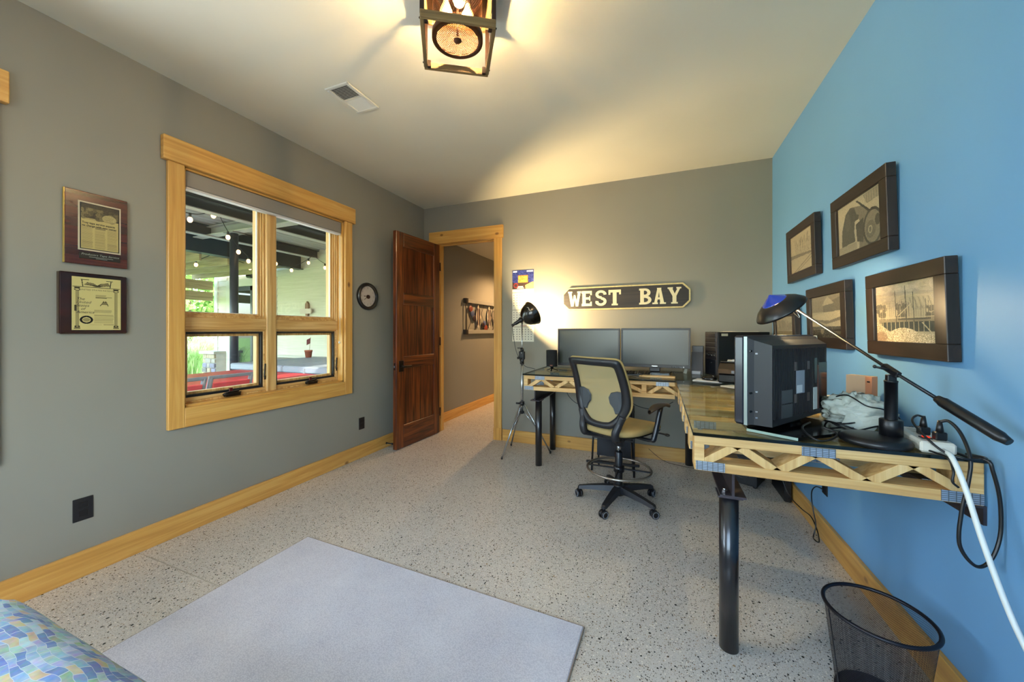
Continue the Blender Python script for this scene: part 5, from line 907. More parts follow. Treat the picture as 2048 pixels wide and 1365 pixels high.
for k, a in enumerate((-176, -104, -32, 40, 112)):
    a = math.radians(a + 29); d = Vector((math.cos(a), math.sin(a), 0)); n_ = Vector((-d.y, d.x, 0)); lb = MB(); R0, R1 = 0.03, 0.292
    prof = [(R0, 0.030, 0.078, 0.122), (0.10, 0.028, 0.080, 0.116), (0.20, 0.024, 0.074, 0.102), (R1 - 0.008, 0.019, 0.064, 0.086), (R1, 0.012, 0.064, 0.078)]; vs = []
    for r_, w, z0_, z1_ in prof: vs += [d * r_ - n_ * w + Vector((0, 0, z0_)), d * r_ + n_ * w + Vector((0, 0, z0_)), d * r_ + n_ * w * 0.7 + Vector((0, 0, z1_)), d * r_ - n_ * w * 0.7 + Vector((0, 0, z1_))]
    lb.add(vs, [(4 * i + j, 4 * i + (j + 1) % 4, 4 * i + 4 + (j + 1) % 4, 4 * i + 4 + j) for i in range(4) for j in range(4)] + [(3, 2, 1, 0), (16, 17, 18, 19)]); leg = lb.build('leg', m_ck, chn)
    ang = a + (0.6, 1.1, -0.5, 2.0, 0.3)[k]; p = d * 0.285
    c1 = MB(); c1.v = list(wheel.v); c1.f = list(wheel.f); c1.sm = list(wheel.sm); c1.box(-0.008, 0.008, -0.024, 0.014, 0.022, 0.056, 0.004).cyl((0, 0, 0.05), (0, 0, 0.068), 0.006, n=10).xf(Matrix.Translation(p) @ Matrix.Rotation(ang, 4, 'Z')); c1.build('caster', m_cb, leg)
    c2 = MB(); c2.v = list(wring.v); c2.f = list(wring.f); c2.sm = list(wring.sm); c2.xf(Matrix.Translation(p) @ Matrix.Rotation(ang, 4, 'Z')); c2.build('caster_trim', M('caster_grey', '#6d7178', 0.4) if k == 0 else bpy.data.materials['caster_grey'], leg)
MB().lathe([(0.027, 0.12), (0.027, 0.36), (0.024, 0.366), (0.0, 0.367)], 22).build('column', m_cb, chn); MB().cyl((0, 0, 0.36), (0, 0, 0.425), 0.0145, n=18).build('gas_piston', m_chrome, chn); MB().lathe([(0.020, 0.405), (0.034, 0.41), (0.036, 0.47), (0.030, 0.495)], 20, cap=(True, True)).build('upper_sleeve', m_ck, chn)
MB().prism([(-0.11, 0.475), (0.14, 0.475), (0.16, 0.512), (-0.16, 0.512)], -0.055, 0.055, (0, 0.01, 0), (0, 1, 0), (0, 0, 1), (1, 0, 0)).bar((0, 0, 0.43), (0.0, 0.14, 0.50), 0.05, 0.02, c=0.003).build('seat_plate', m_ck, chn)
ringz = 0.243; fr_ = MB().torus((0, 0, ringz), 0.222, 0.0085, n=56, m=10).build('foot_ring', M('satin_chrome', '#a29a90', 0.28, 0.9), chn)
for a in (0.5, 2.07, 3.64, 5.21): MB().bar((0.02 * math.cos(a), 0.02 * math.sin(a), ringz), (0.218 * math.cos(a), 0.218 * math.sin(a), ringz), 0.014, 0.010, c=0.003).build('ring_spoke', m_cb, fr_)
MB().lathe([(0.027, ringz - 0.022), (0.038, ringz - 0.02), (0.038, ringz + 0.02), (0.027, ringz + 0.022)], 20).build('ring_clamp', m_cb, fr_)
def seat(u, v):
    a = 2 * PI * u; e = 0.55; cx = math.copysign(abs(math.cos(a)) ** e, math.cos(a)); cy = math.copysign(abs(math.sin(a)) ** e, math.sin(a)); t = v * PI; s_ = math.sin(t) ** 0.45 if 0 < v < 1 else 0.0
    z = 0.548 - 0.036 * math.copysign(abs(math.cos(t)) ** 0.7, math.cos(t)); x = 0.238 * cx * s_; y = 0.240 * cy * s_ + 0.02
    if y > 0.15: z -= (y - 0.15) ** 2 * 2.2
    return (x, y, z + 0.012 * (x / 0.24) ** 2)
MB().grid(seat, 56, 16).build('seat_cushion', m_up, chn)
MB().grid(lambda u, v: (lambda p: (p[0] * 1.01, 0.02 + (p[1] - 0.02) * 1.01, min(p[2] - 0.006, 0.535)))(seat(u, v * 0.42)), 48, 8).build('seat_shell', m_ck, chn)
# backrest: shield-shaped frame leaning back, with mesh and lumbar pads
BZ, BYO = 0.60, -0.215
def bk3(u, w, d=0.0):
    """u across, w up the back, d outwards (towards -y)"""
    y = BYO - 0.10 * max(0.0, w / 0.46) ** 1.3 + 0.55 * u * u - 0.035 * math.sin(PI * min(1, max(0, w) / 0.46)) * -1.0
    return (u, y - d, BZ + w)
def outl(pts, n=72):
    P = bez([(a, b, 0) for a, b in pts] + [(pts[0][0], pts[0][1], 0)], 10); L = [0]
    for a, b in zip(P[:-1], P[1:]): L.append(L[-1] + (b - a).length)
    out = []
    for k in range(n):
        s = L[-1] * k / n; i = max(j for j in range(len(L)) if L[j] <= s + 1e-9); i = min(i, len(P) - 2); t = (s - L[i]) / max(1e-9, L[i + 1] - L[i]); q = P[i].lerp(P[i + 1], t); out.append((q.x, q.y))
    return out
oh = [(0.0, 0.452), (0.12, 0.452), (0.190, 0.448), (0.210, 0.42), (0.216, 0.34), (0.222, 0.22), (0.216, 0.13), (0.175, 0.055), (0.115, -0.005), (0.06, -0.018), (0.0, -0.020)]
ih = [(0.0, 0.405), (0.11, 0.405), (0.155, 0.400), (0.166, 0.375), (0.170, 0.30), (0.174, 0.22), (0.166, 0.14), (0.135, 0.075), (0.085, 0.030), (0.04, 0.018), (0.0, 0.016)]
full = lambda h: h + [(-a, b) for a, b in h[-2:0:-1]]
OO, II = full(oh), full(ih); nn = 120
def dense(pts): P = bez([(a, b, 0) for a, b in pts + [pts[0]]], 6); return [(p.x, p.y) for p in P[:-1]]
OO, II = dense(OO), dense(II); nn = len(OO); fb = MB(); vs = []
for d_ in (0.0, 0.026): vs += [bk3(a, b, d_) for a, b in OO]; vs += [bk3(a, b, d_ * 0.8) for a, b in II]
fs = []
for k in range(nn):
    k2 = (k + 1) % nn; fs += [(k, k2, nn + k2, nn + k), (2 * nn + k2, 2 * nn + k, 3 * nn + k, 3 * nn + k2), (k2, k, 2 * nn + k, 2 * nn + k2), (nn + k, nn + k2, 3 * nn + k2, 3 * nn + k)]
fb.add(vs, fs, True).build('back_frame', m_ck, chn)
ed = MB().tube([bk3(a * 1.008, b * 1.006, -0.004) for a, b in OO], 0.0075, 8, closed=True).build('fabric_edge', m_up, chn)
cen = (0.0, 0.22); mv = [bk3(a, b, 0.004) for a, b in II]; vs = []; K_ = 8
for j in range(K_): vs += [bk3(cen[0] + (a - cen[0]) * (1 - j / K_), cen[1] + (b - cen[1]) * (1 - j / K_), 0.004) for a, b in II]
vs.append(bk3(*cen, 0.004)); fs = [(j * nn + k, j * nn + (k + 1) % nn, (j + 1) * nn + (k + 1) % nn, (j + 1) * nn + k) for j in range(K_ - 1) for k in range(nn)] + [((K_ - 1) * nn + k, (K_ - 1) * nn + (k + 1) % nn, K_ * nn) for k in range(nn)]
MB().add(vs, fs, True).build('back_mesh', m_net, chn)
for s in (-1, 1):
    pad = [(0.176, 0.235), (0.14, 0.238), (0.095, 0.225), (0.072, 0.190), (0.078, 0.15), (0.105, 0.120), (0.118, 0.085), (0.150, 0.085), (0.170, 0.14)]; pv = [bk3(s * a, b, 0.010) for a, b in pad] + [bk3(s * (0.14 + (a - 0.14) * 0.9), 0.17 + (b - 0.17) * 0.9, 0.018) for a, b in pad]; m_ = len(pad)
    MB().add(pv, [(k, (k + 1) % m_, m_ + (k + 1) % m_, m_ + k) for k in range(m_)] + [tuple(range(m_, 2 * m_))]).build('lumbar_pad', M('lumbar_grey', '#3e4348', 0.5) if s < 0 else bpy.data.materials['lumbar_grey'], chn)
    P = [Vector(bk3(s * 0.172, 0.075, 0.012)), Vector(bk3(s * 0.150, 0.02, 0.012)), Vector((s * 0.135, -0.232, 0.565)), Vector((s * 0.128, -0.218, 0.520)), Vector((s * 0.110, -0.15, 0.500)), Vector((s * 0.06, -0.08, 0.500))]
    MB().tube(bez(P, 5), [0.024] * 6 + [0.026] * 10 + [0.020] * 10, 10).build('back_upright', m_ck, chn)
    A0, A1 = Vector((s * 0.255, -0.005, 0.505)), Vector((s * 0.285, 0.065, 0.725)); MB().tube(bez([(s * 0.13, -0.01, 0.505), A0, (s * 0.272, 0.012, 0.54), A1], 5), [0.012] * 6 + [0.018] * 6 + [0.017] * 4, 10).build('arm_post', m_cb, chn)
    MB().grid(lambda u, v: (s * 0.285 + 0.036 * math.cos(2 * PI * u) * math.sin(PI * max(0.02, min(0.98, v))) ** 0.4, -0.075 + 0.25 * v, 0.738 - 0.10 * (v - 0.55) ** 2 + 0.013 * math.sin(2 * PI * u)), 16, 14).build('arm_pad', M('arm_brown', '#2a211c', 0.35) if s < 0 else bpy.data.materials['arm_brown'], chn)
MB().bar((0.16, 0.16, 0.515), (0.25, 0.19, 0.508), 0.012, 0.008, c=0.002).ball((0.262, 0.194, 0.506), 0.020, 0.014, 0.010, 10, 6).build('height_lever', m_cb, chn)
# ================================================================== studio lamp on a tripod
TX, TY = -1.285, 3.455
tp = thing('studio_lamp', 'black reflector work lamp on a chrome tripod stand beside the calendar', 'lamp', (TX, TY, 0)); m_ch = M('stand_chrome', '#b3b5b6', 0.25, 0.85); m_sb = M('stand_black', '#101012', 0.4)
MB().cyl((0, 0, 0.40), (0, 0, 0.93), 0.0125, n=16).build('column', m_ch, tp); MB().cyl((0, 0, 0.90), (0, 0, 1.31), 0.0062, n=12).build('extension_rod', m_ch, tp)
cp = MB().cyl((0, 0, 0.90), (0, 0, 0.965), 0.021, n=18).cyl((0, 0, 0.965), (0, 0, 1.02), 0.018, n=18).build('clamp', m_sb, tp); MB().cyl((0, 0, 1.005), (0, 0, 1.022), 0.0185, n=18).build('clamp_band', m_ch, cp); MB().cyl((0, 0, 1.02), (0, 0, 1.065), 0.016, n=16).cyl((-0.015, -0.004, 1.06), (-0.045, -0.012, 1.062), 0.006, n=8).build('clamp_knob', m_sb, cp)
MB().box(-0.030, 0.028, -0.018, 0.020, 0.945, 1.030, 0.006).cyl((-0.02, -0.02, 0.965), (-0.042, -0.03, 0.962), 0.012, n=10).build('clamp_block', m_sb, cp)
h1 = MB().cyl((0, 0, 0.485), (0, 0, 0.525), 0.024, n=16).cyl((-0.02, -0.008, 0.505), (-0.058, -0.02, 0.508), 0.010, n=10).build('upper_collar', m_sb, tp); h2 = MB().cyl((0, 0, 0.405), (0, 0, 0.43), 0.022, n=16).build('lower_collar', m_sb, tp)
for fx, fy in ((-0.124, -0.225), (-0.195, 0.190), (0.262, 0.112)):
    d = Vector((fx, fy, 0)); u = d.normalized(); lg = MB().tube([u * 0.022 + Vector((0, 0, 0.500)), d + Vector((0, 0, 0.012))], 0.008, 10).build('leg', m_ch, tp); MB().cyl(d + Vector((0, 0, 0)), d + Vector((0, 0, 0.020)), 0.010, n=10).build('foot', m_sb, lg); MB().tube([u * 0.020 + Vector((0, 0, 0.418)), d * 0.50 + Vector((0, 0, 0.262))], 0.0055, 8).build('brace', m_ch, lg)
rv = Vector((0.927, 0.374, 0)); fv = Vector((-0.374, 0.927, 0)); AX = (rv * 0.84 + Vector((0, 0, 0.52)) + fv * 0.40).normalized(); RC = Vector((-1.172, 3.455, 1.413)) - Vector((TX, TY, 0)); R_ = 0.122
prof = [(0.030, -0.135), (0.034, -0.128), (0.062, -0.112), (0.092, -0.080), (0.110, -0.042), (0.119, -0.008), (R_, 0.0)]
MB().lathe(prof, 40, RC, tuple(AX)).build('reflector', M('reflector_black', '#14120c', 0.22, coat=0.3), tp); MB().lathe([(r_ - 0.0025, h_ + 0.002) for r_, h_ in prof[::-1]], 40, RC, tuple(AX)).build('reflector_lining', M('lining_white', '#e2ddcc', 0.35, 0.2), tp); MB().torus(RC, R_, 0.0028, tuple(AX), 44, 6).build('reflector_rim', M('rim_bronze', '#4a3416', 0.4, 0.3), tp)
sk = RC - AX * 0.135; MB().tube([sk + AX * 0.01, sk - AX * 0.03, sk - AX * 0.035, sk - AX * 0.085, sk - AX * 0.09, sk - AX * 0.125], [0.028, 0.026, 0.018, 0.017, 0.012, 0.014], 14).build('socket_handle', m_sb, tp); MB().tube([Vector((0, 0, 1.30)), Vector((0.004, 0, 1.335)), sk + AX * 0.002], [0.008, 0.010, 0.012], 10).build('tilt_bracket', m_ch, tp)
MB().ball(tuple(RC - AX * 0.096), 0.022, n=14, m=10).build('bulb', M('lamp_bulb', '#fff0cc', 0.3, emit=30, emit_col='#ffd08a'), tp)
t_u = AX.cross(Vector((0, 0, 1))).normalized() * -1; q0 = RC - AX * 0.055 - rv * 0.0; nrm = (-fv + Vector((0, 0, 0.55)) - AX * (-fv + Vector((0, 0, 0.55))).dot(AX)).normalized(); sd = nrm.cross(AX).normalized()
text('brand_lettering', 'ASI', 0.046, tuple(q0 + nrm * 0.1085 + sd * 0.034 - AX * 0.01), tuple(-sd), tuple(AX * 0.9 - nrm * 0.25), M('lettering_white', '#cfc9b8', 0.5), tp, bold=0.001)
light('work_lamp', 'POINT', tuple(RC - AX * 0.040), 100, WARM2, shadow_soft_size=0.024, parent=tp)
MB().tube(bez([sk - AX * 0.125, Vector((-0.085, -0.03, 1.20)), Vector((-0.055, -0.035, 1.05)), Vector((-0.025, -0.03, 0.97)), Vector((0.0, -0.026, 0.92)), Vector((0.045, -0.02, 0.88)), Vector((0.105, -0.03, 0.868)), Vector((0.150, -0.04, 0.8605))], 6), 0.0028, 8).build('cord', m_cord, tp)
# ================================================================== under the desks
fs_ = thing('folding_stool', 'folded black metal stool with dark fabric leaning under the back desk', 'folding stool', (-0.375, 3.27, 0), math.radians(-6))
m_st = M('stool_black', '#121216', 0.4); xw = 0.165
for s in (-1, 1): MB().tube([(s * (xw + 0.015), -0.03, 0.008), (s * xw, 0.02, 0.60)], 0.009, 8).build('leg', m_st, fs_); MB().tube([(s * (xw - 0.015), 0.10, 0.008), (s * (xw - 0.018), 0.03, 0.54)], 0.009, 8).build('leg', m_st, fs_)
for zz, yy in ((0.10, -0.028), (0.30, -0.01), (0.42, 0.0), (0.55, 0.012)): MB().bar((-xw - 0.012, yy, zz), (xw + 0.012, yy, zz), 0.008, 0.018, c=0.002).build('crossbar', m_st, fs_)
MB().bar((-xw - 0.06, -0.04, 0.085), (xw + 0.06, -0.04, 0.115), 0.02, 0.02, c=0.003).build('foot_bar', m_st, fs_)
MB().grid(lambda u, v: (-0.148 + 0.296 * u, 0.03 + 0.018 * math.sin(PI * v) * math.sin(5 * u + 2 * v) - 0.03 * v * (1 - v), 0.13 + 0.42 * v), 24, 16).build('fabric_sling', M('navy_fabric', '#0d0f17', 0.6), fs_)
sw = thing('subwoofer', 'black box shaped subwoofer standing on the floor under the corner desk', 'speaker', (0.66, 3.52, 0), math.radians(-25)); MB().box(-0.11, 0.11, -0.13, 0.13, 0.012, 0.255, 0.006).build('cabinet', M('sub_black', '#101013', 0.5), sw)
for sx in (-1, 1):
    for sy in (-1, 1): MB().cyl((sx * 0.09, sy * 0.11, 0), (sx * 0.09, sy * 0.11, 0.014), 0.014, n=10).build('foot', m_black, sw)
MB().cyl((0, -0.131, 0.14), (0, -0.1285, 0.14), 0.08, n=28).build('driver_grille', m_gloss, sw)
bb = thing('black_briefcase', 'flat black case standing against the blue wall under the desk', 'case', (0.858, 3.35, 0)); MB().box(-0.024, 0.020, -0.165, 0.165, 0, 0.29, 0.006).build('shell', M('case_shell', '#0e0e10', 0.4), bb); MB().tube(bez([(0, -0.05, 0.288), (0, -0.04, 0.315), (0, 0.04, 0.315), (0, 0.05, 0.288)], 5), 0.006, 8).build('handle', m_black, bb); MB().box(-0.026, -0.023, -0.12, -0.09, 0.22, 0.25).build('latch', m_chrome, bb)
ph = thing('patch_panel', 'pale perforated switch box fixed under the corner desk glass', 'switch box', (0.60, 2.775, 0.735), math.radians(-5)); MB().box(-0.12, 0.12, -0.04, 0.04, 0.013, 0.05, 0.003).build('housing', m_white, ph)
for k in range(8): MB().box(-0.10 + k * 0.026, -0.085 + k * 0.026, -0.0415, -0.039, 0.025, 0.038).build('port', m_black, ph)
cord('outlet_cord', 'black cord with a hanging loop plugged into the blue wall outlet', [(0.893, 2.695, 0.300), (0.870, 2.72, 0.302), (0.862, 2.76, 0.26), (0.866, 2.78, 0.20), (0.868, 2.76, 0.14), (0.868, 2.72, 0.07), (0.850, 2.70, 0.012), (0.842, 2.66, 0.010), (0.858, 2.64, 0.012), (0.872, 2.72, 0.050), (0.868, 2.80, 0.085), (0.858, 2.92, 0.075), (0.820, 3.02, 0.11), (0.79, 3.08, 0.20), (0.76, 3.10, 0.25)], 0.0033, m_cord)
cord('floor_cable', 'thin black cable lying on the floor along the back wall', [(-0.10, 3.76, 0.10), (-0.02, 3.745, 0.04), (0.06, 3.72, 0.006), (0.20, 3.66, 0.006), (0.40, 3.62, 0.006), (0.53, 3.60, 0.006)], 0.002, m_cord)
# ================================================================== patio outside the window
GZ = -0.15
m_conc = M('patio_concrete', '#bdbab0', 0.8, nz=(6, '#cfccc2', 0.5)); m_grass = M('lawn', '#5f8a34', 0.95, nz=(3, '#88ad4e', 0.5)); m_sid = wood('siding', '#c4c0a8', '#cdc9b2', '#d4d0ba', 0, 0.7, 0.3); m_wtrim = M('outdoor_trim', '#cfcdbb', 0.6)
struct(MB().box(-11.8, XL - WT, -6, 9, GZ - 0.1, GZ), 'floor_patio', m_conc)
struct(MB().box(-70, -11.8, -45, 60, GZ - 0.12, GZ - 0.02), 'floor_lawn', m_grass); struct(MB().box(-11.8, XL - WT, -45, -6, GZ - 0.12, GZ - 0.02), 'floor_garden', m_grass)
YW, XE = 6.4, -11.5
wp_ = struct(MB().box(XE, -10.85, YW, YW + 0.2, GZ, 3.6).box(-9.15, XL - WT, YW, YW + 0.2, GZ, 3.6).box(-10.85, -9.15, YW, YW + 0.2, 2.42, 3.6), 'wall_patio', m_sid)
nb2 = 0; e_ = 0.152
for i in range(20):
    z = 0.62 + i * e_
    for a, b in ((XE + 0.10, -11.0), (-9.0, -6.4), (-6.395, XL - WT - 0.3)):
        MB().add([(a, YW - 0.004, z + e_ + 0.012), (b, YW - 0.004, z + e_ + 0.012), (b, YW - 0.022, z), (a, YW - 0.022, z), (a, YW, z), (b, YW, z)], [(0, 3, 2, 1), (3, 4, 5, 2)]).build('siding_board', m_sid, wp_)
MB().box(XE - 0.03, XE + 0.11, YW - 0.03, YW + 0.2, 0.60, 3.6).build('corner_board', m_wtrim, wp_)
for a in ((-11.0, -10.85, GZ, 2.60), (-9.15, -9.0, GZ, 2.60), (-10.85, -9.15, 2.42, 2.60)): MB().box(a[0], a[1], YW - 0.035, YW, a[2], a[3], 0.002).build('door_trim', m_wtrim, wp_)
MB().box(-9.0, XL - WT, YW - 0.08, YW, 0.56, 0.62, 0.004).build('stone_cap', M('cap_stone', '#bdb9a8', 0.8), wp_)
random.seed(5); stone_m = [M('stone_%d' % k, c, 0.85, nz=(18, c2, 0.5)) for k, (c, c2) in enumerate((('#8d8577', '#a59d8c'), ('#75707a', '#8b8690'), ('#9c8b70', '#b09f83'), ('#6d685f', '#857f74')))]
def stones(parent, x0, x1, yf, z0, z1, rows, nx):
    for r_ in range(rows):
        h = (z1 - z0) / rows; x = x0
        while x < x1 - 0.02:
            w = min(x1 - x, (x1 - x0) / nx * random.uniform(0.6, 1.4)); w = w if x1 - x - w > 0.05 else x1 - x
            MB().box(x + 0.006, x + w - 0.006, yf - random.uniform(0.02, 0.05), yf + 0.02, z0 + r_ * h + 0.006, z0 + r_ * h + h - 0.006, 0.012).build('stone', random.choice(stone_m), parent); x += w
stones(wp_, -8.98, -3.2, YW, GZ, 0.56, 4, 14)
pi_ = struct(MB().box(XE - 0.10, XE + 0.45, YW - 0.25, YW + 0.2, GZ, 0.60), 'wall_pier', m_conc); MB().box(XE - 0.16, XE + 0.49, YW - 0.33, YW + 0.2, 0.60, 0.67, 0.006).build('pier_cap', bpy.data.materials['cap_stone'], pi_); stones(pi_, XE - 0.10, XE + 0.45, YW - 0.25, GZ, 0.60, 6, 3)
sd_ = thing('door_2', None, None, (0, 0, 0)); sd_['kind'] = 'structure'; m_df = M('door_dark', '#2e3130', 0.4)
for a, b in ((-10.85, -10.01), (-9.99, -9.15)):
    f_ = MB()
    for q in ((a, a + 0.08, GZ, 2.42), (b - 0.08, b, GZ, 2.42), (a, b, GZ, GZ + 0.16), (a, b, 2.30, 2.42)): f_.box(q[0], q[1], YW + 0.02, YW + 0.07, q[2], q[3], 0.003)
    f_.build('sash', m_df, sd_); MB().box(a + 0.08, b - 0.08, YW + 0.04, YW + 0.05, GZ + 0.16, 2.30).build('pane', M('dark_glass', '#1f2624', 0.04, 0.0, 0.9), sd_)
MB().torus((-10.77, YW + 0.0, 1.05), 0.05, 0.012, (0, 1, 0), 16, 6).build('door_pull', m_chrome, sd_)
# roof deck above: corrugated sheet on steel beams
m_corr = M('corrugated_metal', '#a9a9a6', 0.5, 0.3); DCZ = 3.16
cr = MB(); xs_ = np.arange(-9.2, XL - WT + 0.01, 0.05)
cr.add([(x, y, DCZ + (0.02 if (i // 2) % 2 else -0.02)) for y in (-5.0, 8.0) for i, x in enumerate(xs_)], [(i, i + 1, len(xs_) + i + 1, len(xs_) + i) for i in range(len(xs_) - 1)]); struct(cr, 'ceiling_patio', m_corr)
m_bst = M('beam_grey', '#8f8d89', 0.6); m_bdk = M('beam_dark', '#2d2f35', 0.5)
def steel(x0, x1, y0, y1, z0, z1, mat, mat_f, label):
    b = thing('steel_beam', label, 'beam', ((x0 + x1) / 2, (y0 + y1) / 2, z0)); hx, hy, h = (x1 - x0) / 2, (y1 - y0) / 2, z1 - z0
    if hy > hx: MB().box(-0.006, 0.006, -hy, hy, 0.012, h - 0.012).build('web', mat, b)
    else: MB().box(-hx, hx, -0.006, 0.006, 0.012, h - 0.012).build('web', mat, b)
    MB().box(-hx, hx, -hy, hy, 0, 0.014).build('bottom_flange', mat_f, b); MB().box(-hx, hx, -hy, hy, h - 0.014, h).build('top_flange', mat, b)
m_wf = M('flange_pale', '#b9b6ac', 0.6); m_br = M('beam_blue_grey', '#46525e', 0.45)
steel(-3.75, -3.60, -5, 7.9, 2.66, 2.92, m_br, m_br, 'blue grey steel beam just outside the window top')
for k, x in enumerate((-4.9, -6.05, -7.6)): steel(x - 0.07, x + 0.07, -5, 6.38, 2.94, 3.13, m_bdk, m_wf, ('dark steel roof beam nearest the house, behind the blue grey one', 'dark steel roof beam with pale flange crossing above the round post', 'dark steel roof beam with pale flange just before the outer edge')[k])
steel(-8.25, -8.05, -5, 6.38, 2.72, 3.10, m_bdk, m_bdk, 'deep dark steel beam along the outer patio edge')
steel(-8.0, -2.95, 4.07, 4.23, 2.96, 3.12, m_bst, m_wf, 'pale grey steel beam running out over the round post')
pl = thing('round_post', 'dark round steel post standing on the patio', 'post', (-6.95, 4.15, GZ)); MB().cyl((0, 0, 0.012), (0, 0, 2.96 - GZ - 0.02), 0.064, n=28).build('shaft', M('post_dark', '#34353b', 0.35), pl); MB().box(-0.13, 0.13, -0.1, 0.1, 2.96 - GZ - 0.02, 2.96 - GZ).build('cap_plate', m_bst, pl); MB().box(-0.12, 0.12, -0.12, 0.12, 0, 0.013).build('base_plate', m_bst, pl)
# wooden deck frame further out
m_dw = wood('deck_wood', '#8f7f55', '#a6976c', '#b5a77c', 1, 0.8, 0.5); m_dwx = wood('deck_wood_x', '#8f7f55', '#a6976c', '#b5a77c', 0, 0.8, 0.5)
wdk = thing('wooden_deck', 'raised wooden deck frame beyond the outer steel beam', 'deck', (-10.0, 5.2, 2.35))
MB().box(-1.5, 1.2, -3.5, -3.42, 0, 0.24, 0.004).build('rim_board', m_dwx, wdk); MB().box(-1.55, -1.45, -3.5, 1.1, 0, 0.24, 0.004).build('beam', m_dw, wdk); MB().box(-1.55, -1.45, -3.5, 1.1, -0.30, -0.06, 0.004).build('beam', m_dw, wdk)
for k in range(9): MB().box(-1.45, 1.75, -3.4 + k * 0.50, -3.36 + k * 0.50, 0.24, 0.44, 0.003).build('joist', m_dwx, wdk)
for k in range(22): MB().box(-1.5 + k * 0.148, -1.5 + k * 0.148 + 0.14, -3.5, 1.12, 0.44, 0.47, 0.003).build('deck_board', m_dw, wdk)
MB().box(-1.58, -1.42, -3.5, -3.34, -2.4, 0.0, 0.004).build('post', m_dw, wdk)
# red patio table and chairs
m_red = M('red_poly', '#c92f36', 0.45); m_rd2 = M('red_poly_pale', '#dd5358', 0.5); m_gf = M('outdoor_grey', '#858890', 0.5)
tb = thing('patio_table', 'large red patio table with grey frame outside the window', 'table', (-5.47, 2.92, GZ)); TZ = 0.59 - GZ; hx = 0.97; hy = 1.01
for k in range(12): MB().box(-hx + 0.04 + k * 0.1575, -hx + 0.04 + k * 0.1575 + 0.154, -hy + 0.04, hy - 0.04, TZ - 0.022, TZ, 0.003).build('slat', m_red, tb)
for a in ((-hx, hx, -hy, -hy + 0.04), (-hx, hx, hy - 0.04, hy), (-hx, -hx + 0.04, -hy, hy), (hx - 0.04, hx, -hy, hy)): MB().box(*a, TZ - 0.055, TZ + 0.001, 0.004).build('rim', m_red, tb)
for sx in (-1, 1):
    for sy in (-1, 1): MB().box(sx * 0.84 - 0.04, sx * 0.84 + 0.04, sy * 0.88 - 0.04, sy * 0.88 + 0.04, 0, TZ - 0.05, 0.004).build('leg', m_gf, tb)
def pchair(loc, rz, label):
    c = thing('patio_chair', label, 'chair', loc, rz, 'red patio chairs'); w = 0.20
    for s in (-1, 1):
        MB().bar((s * w, 0.22, 0), (s * w, 0.20, 0.62), 0.045, 0.04, (0, 1, 0), 0.004).build('leg', m_gf, c); MB().tube([(s * w, -0.26, 0), (s * w, -0.20, 0.43), (s * w, -0.25, 0.62), (s * w, -0.34, 0.90)], [0.026, 0.026, 0.026, 0.022], 6).build('leg', m_gf, c); MB().box(s * w - 0.03, s * w + 0.03, -0.27, 0.26, 0.62, 0.645, 0.005).build('armrest', m_gf, c)
    for k in range(5): MB().box(-w + 0.02, w - 0.02, -0.20 + k * 0.088, -0.118 + k * 0.088, 0.41, 0.43, 0.003).build('seat_slat', m_rd2, c)
    for k in range(5): z = 0.47 + k * 0.082; y = -0.205 - 0.125 * (k / 4) ** 1.2; MB().bar((-w + 0.02, y, z), (w - 0.02, y, z), 0.018, 0.076, (0, -0.25, 1), 0.003).build('back_slat', m_rd2, c)
    MB().bar((-w - 0.02, -0.335, 0.895), (w + 0.02, -0.335, 0.895), 0.035, 0.035, c=0.005).build('top_rail', m_gf, c)
pchair((-4.68, 2.11, GZ), math.radians(90), 'red slatted patio chair at the left window edge, back to the house'); pchair((-4.68, 2.585, GZ), math.radians(88), 'red slatted patio chair in the middle of the lower left pane')
# hot tub against the wing wall
ht = thing('hot_tub', 'grey hot tub with a folded cover beyond the red table', 'hot tub', (-5.55, 4.82, GZ)); m_tub = M('tub_grey', '#7e8489', 0.6); m_cov = M('cover_grey', '#9298a0', 0.55)
MB().box(-1.25, 1.25, -0.78, 0.78, 0, 0.715, 0.04).build('shell', m_tub, ht); MB().box(-1.28, 0.0, -0.81, 0.81, 0.72, 0.83, 0.02).build('cover_half', m_cov, ht); MB().box(0.01, 1.28, -0.81, 0.81, 0.72, 0.83, 0.02).build('cover_half', m_cov, ht)
for x in (-0.5, 0.5): MB().box(x - 0.02, x + 0.02, -0.822, -0.80, 0.64, 0.80, 0.003).build('strap', m_gf, ht)
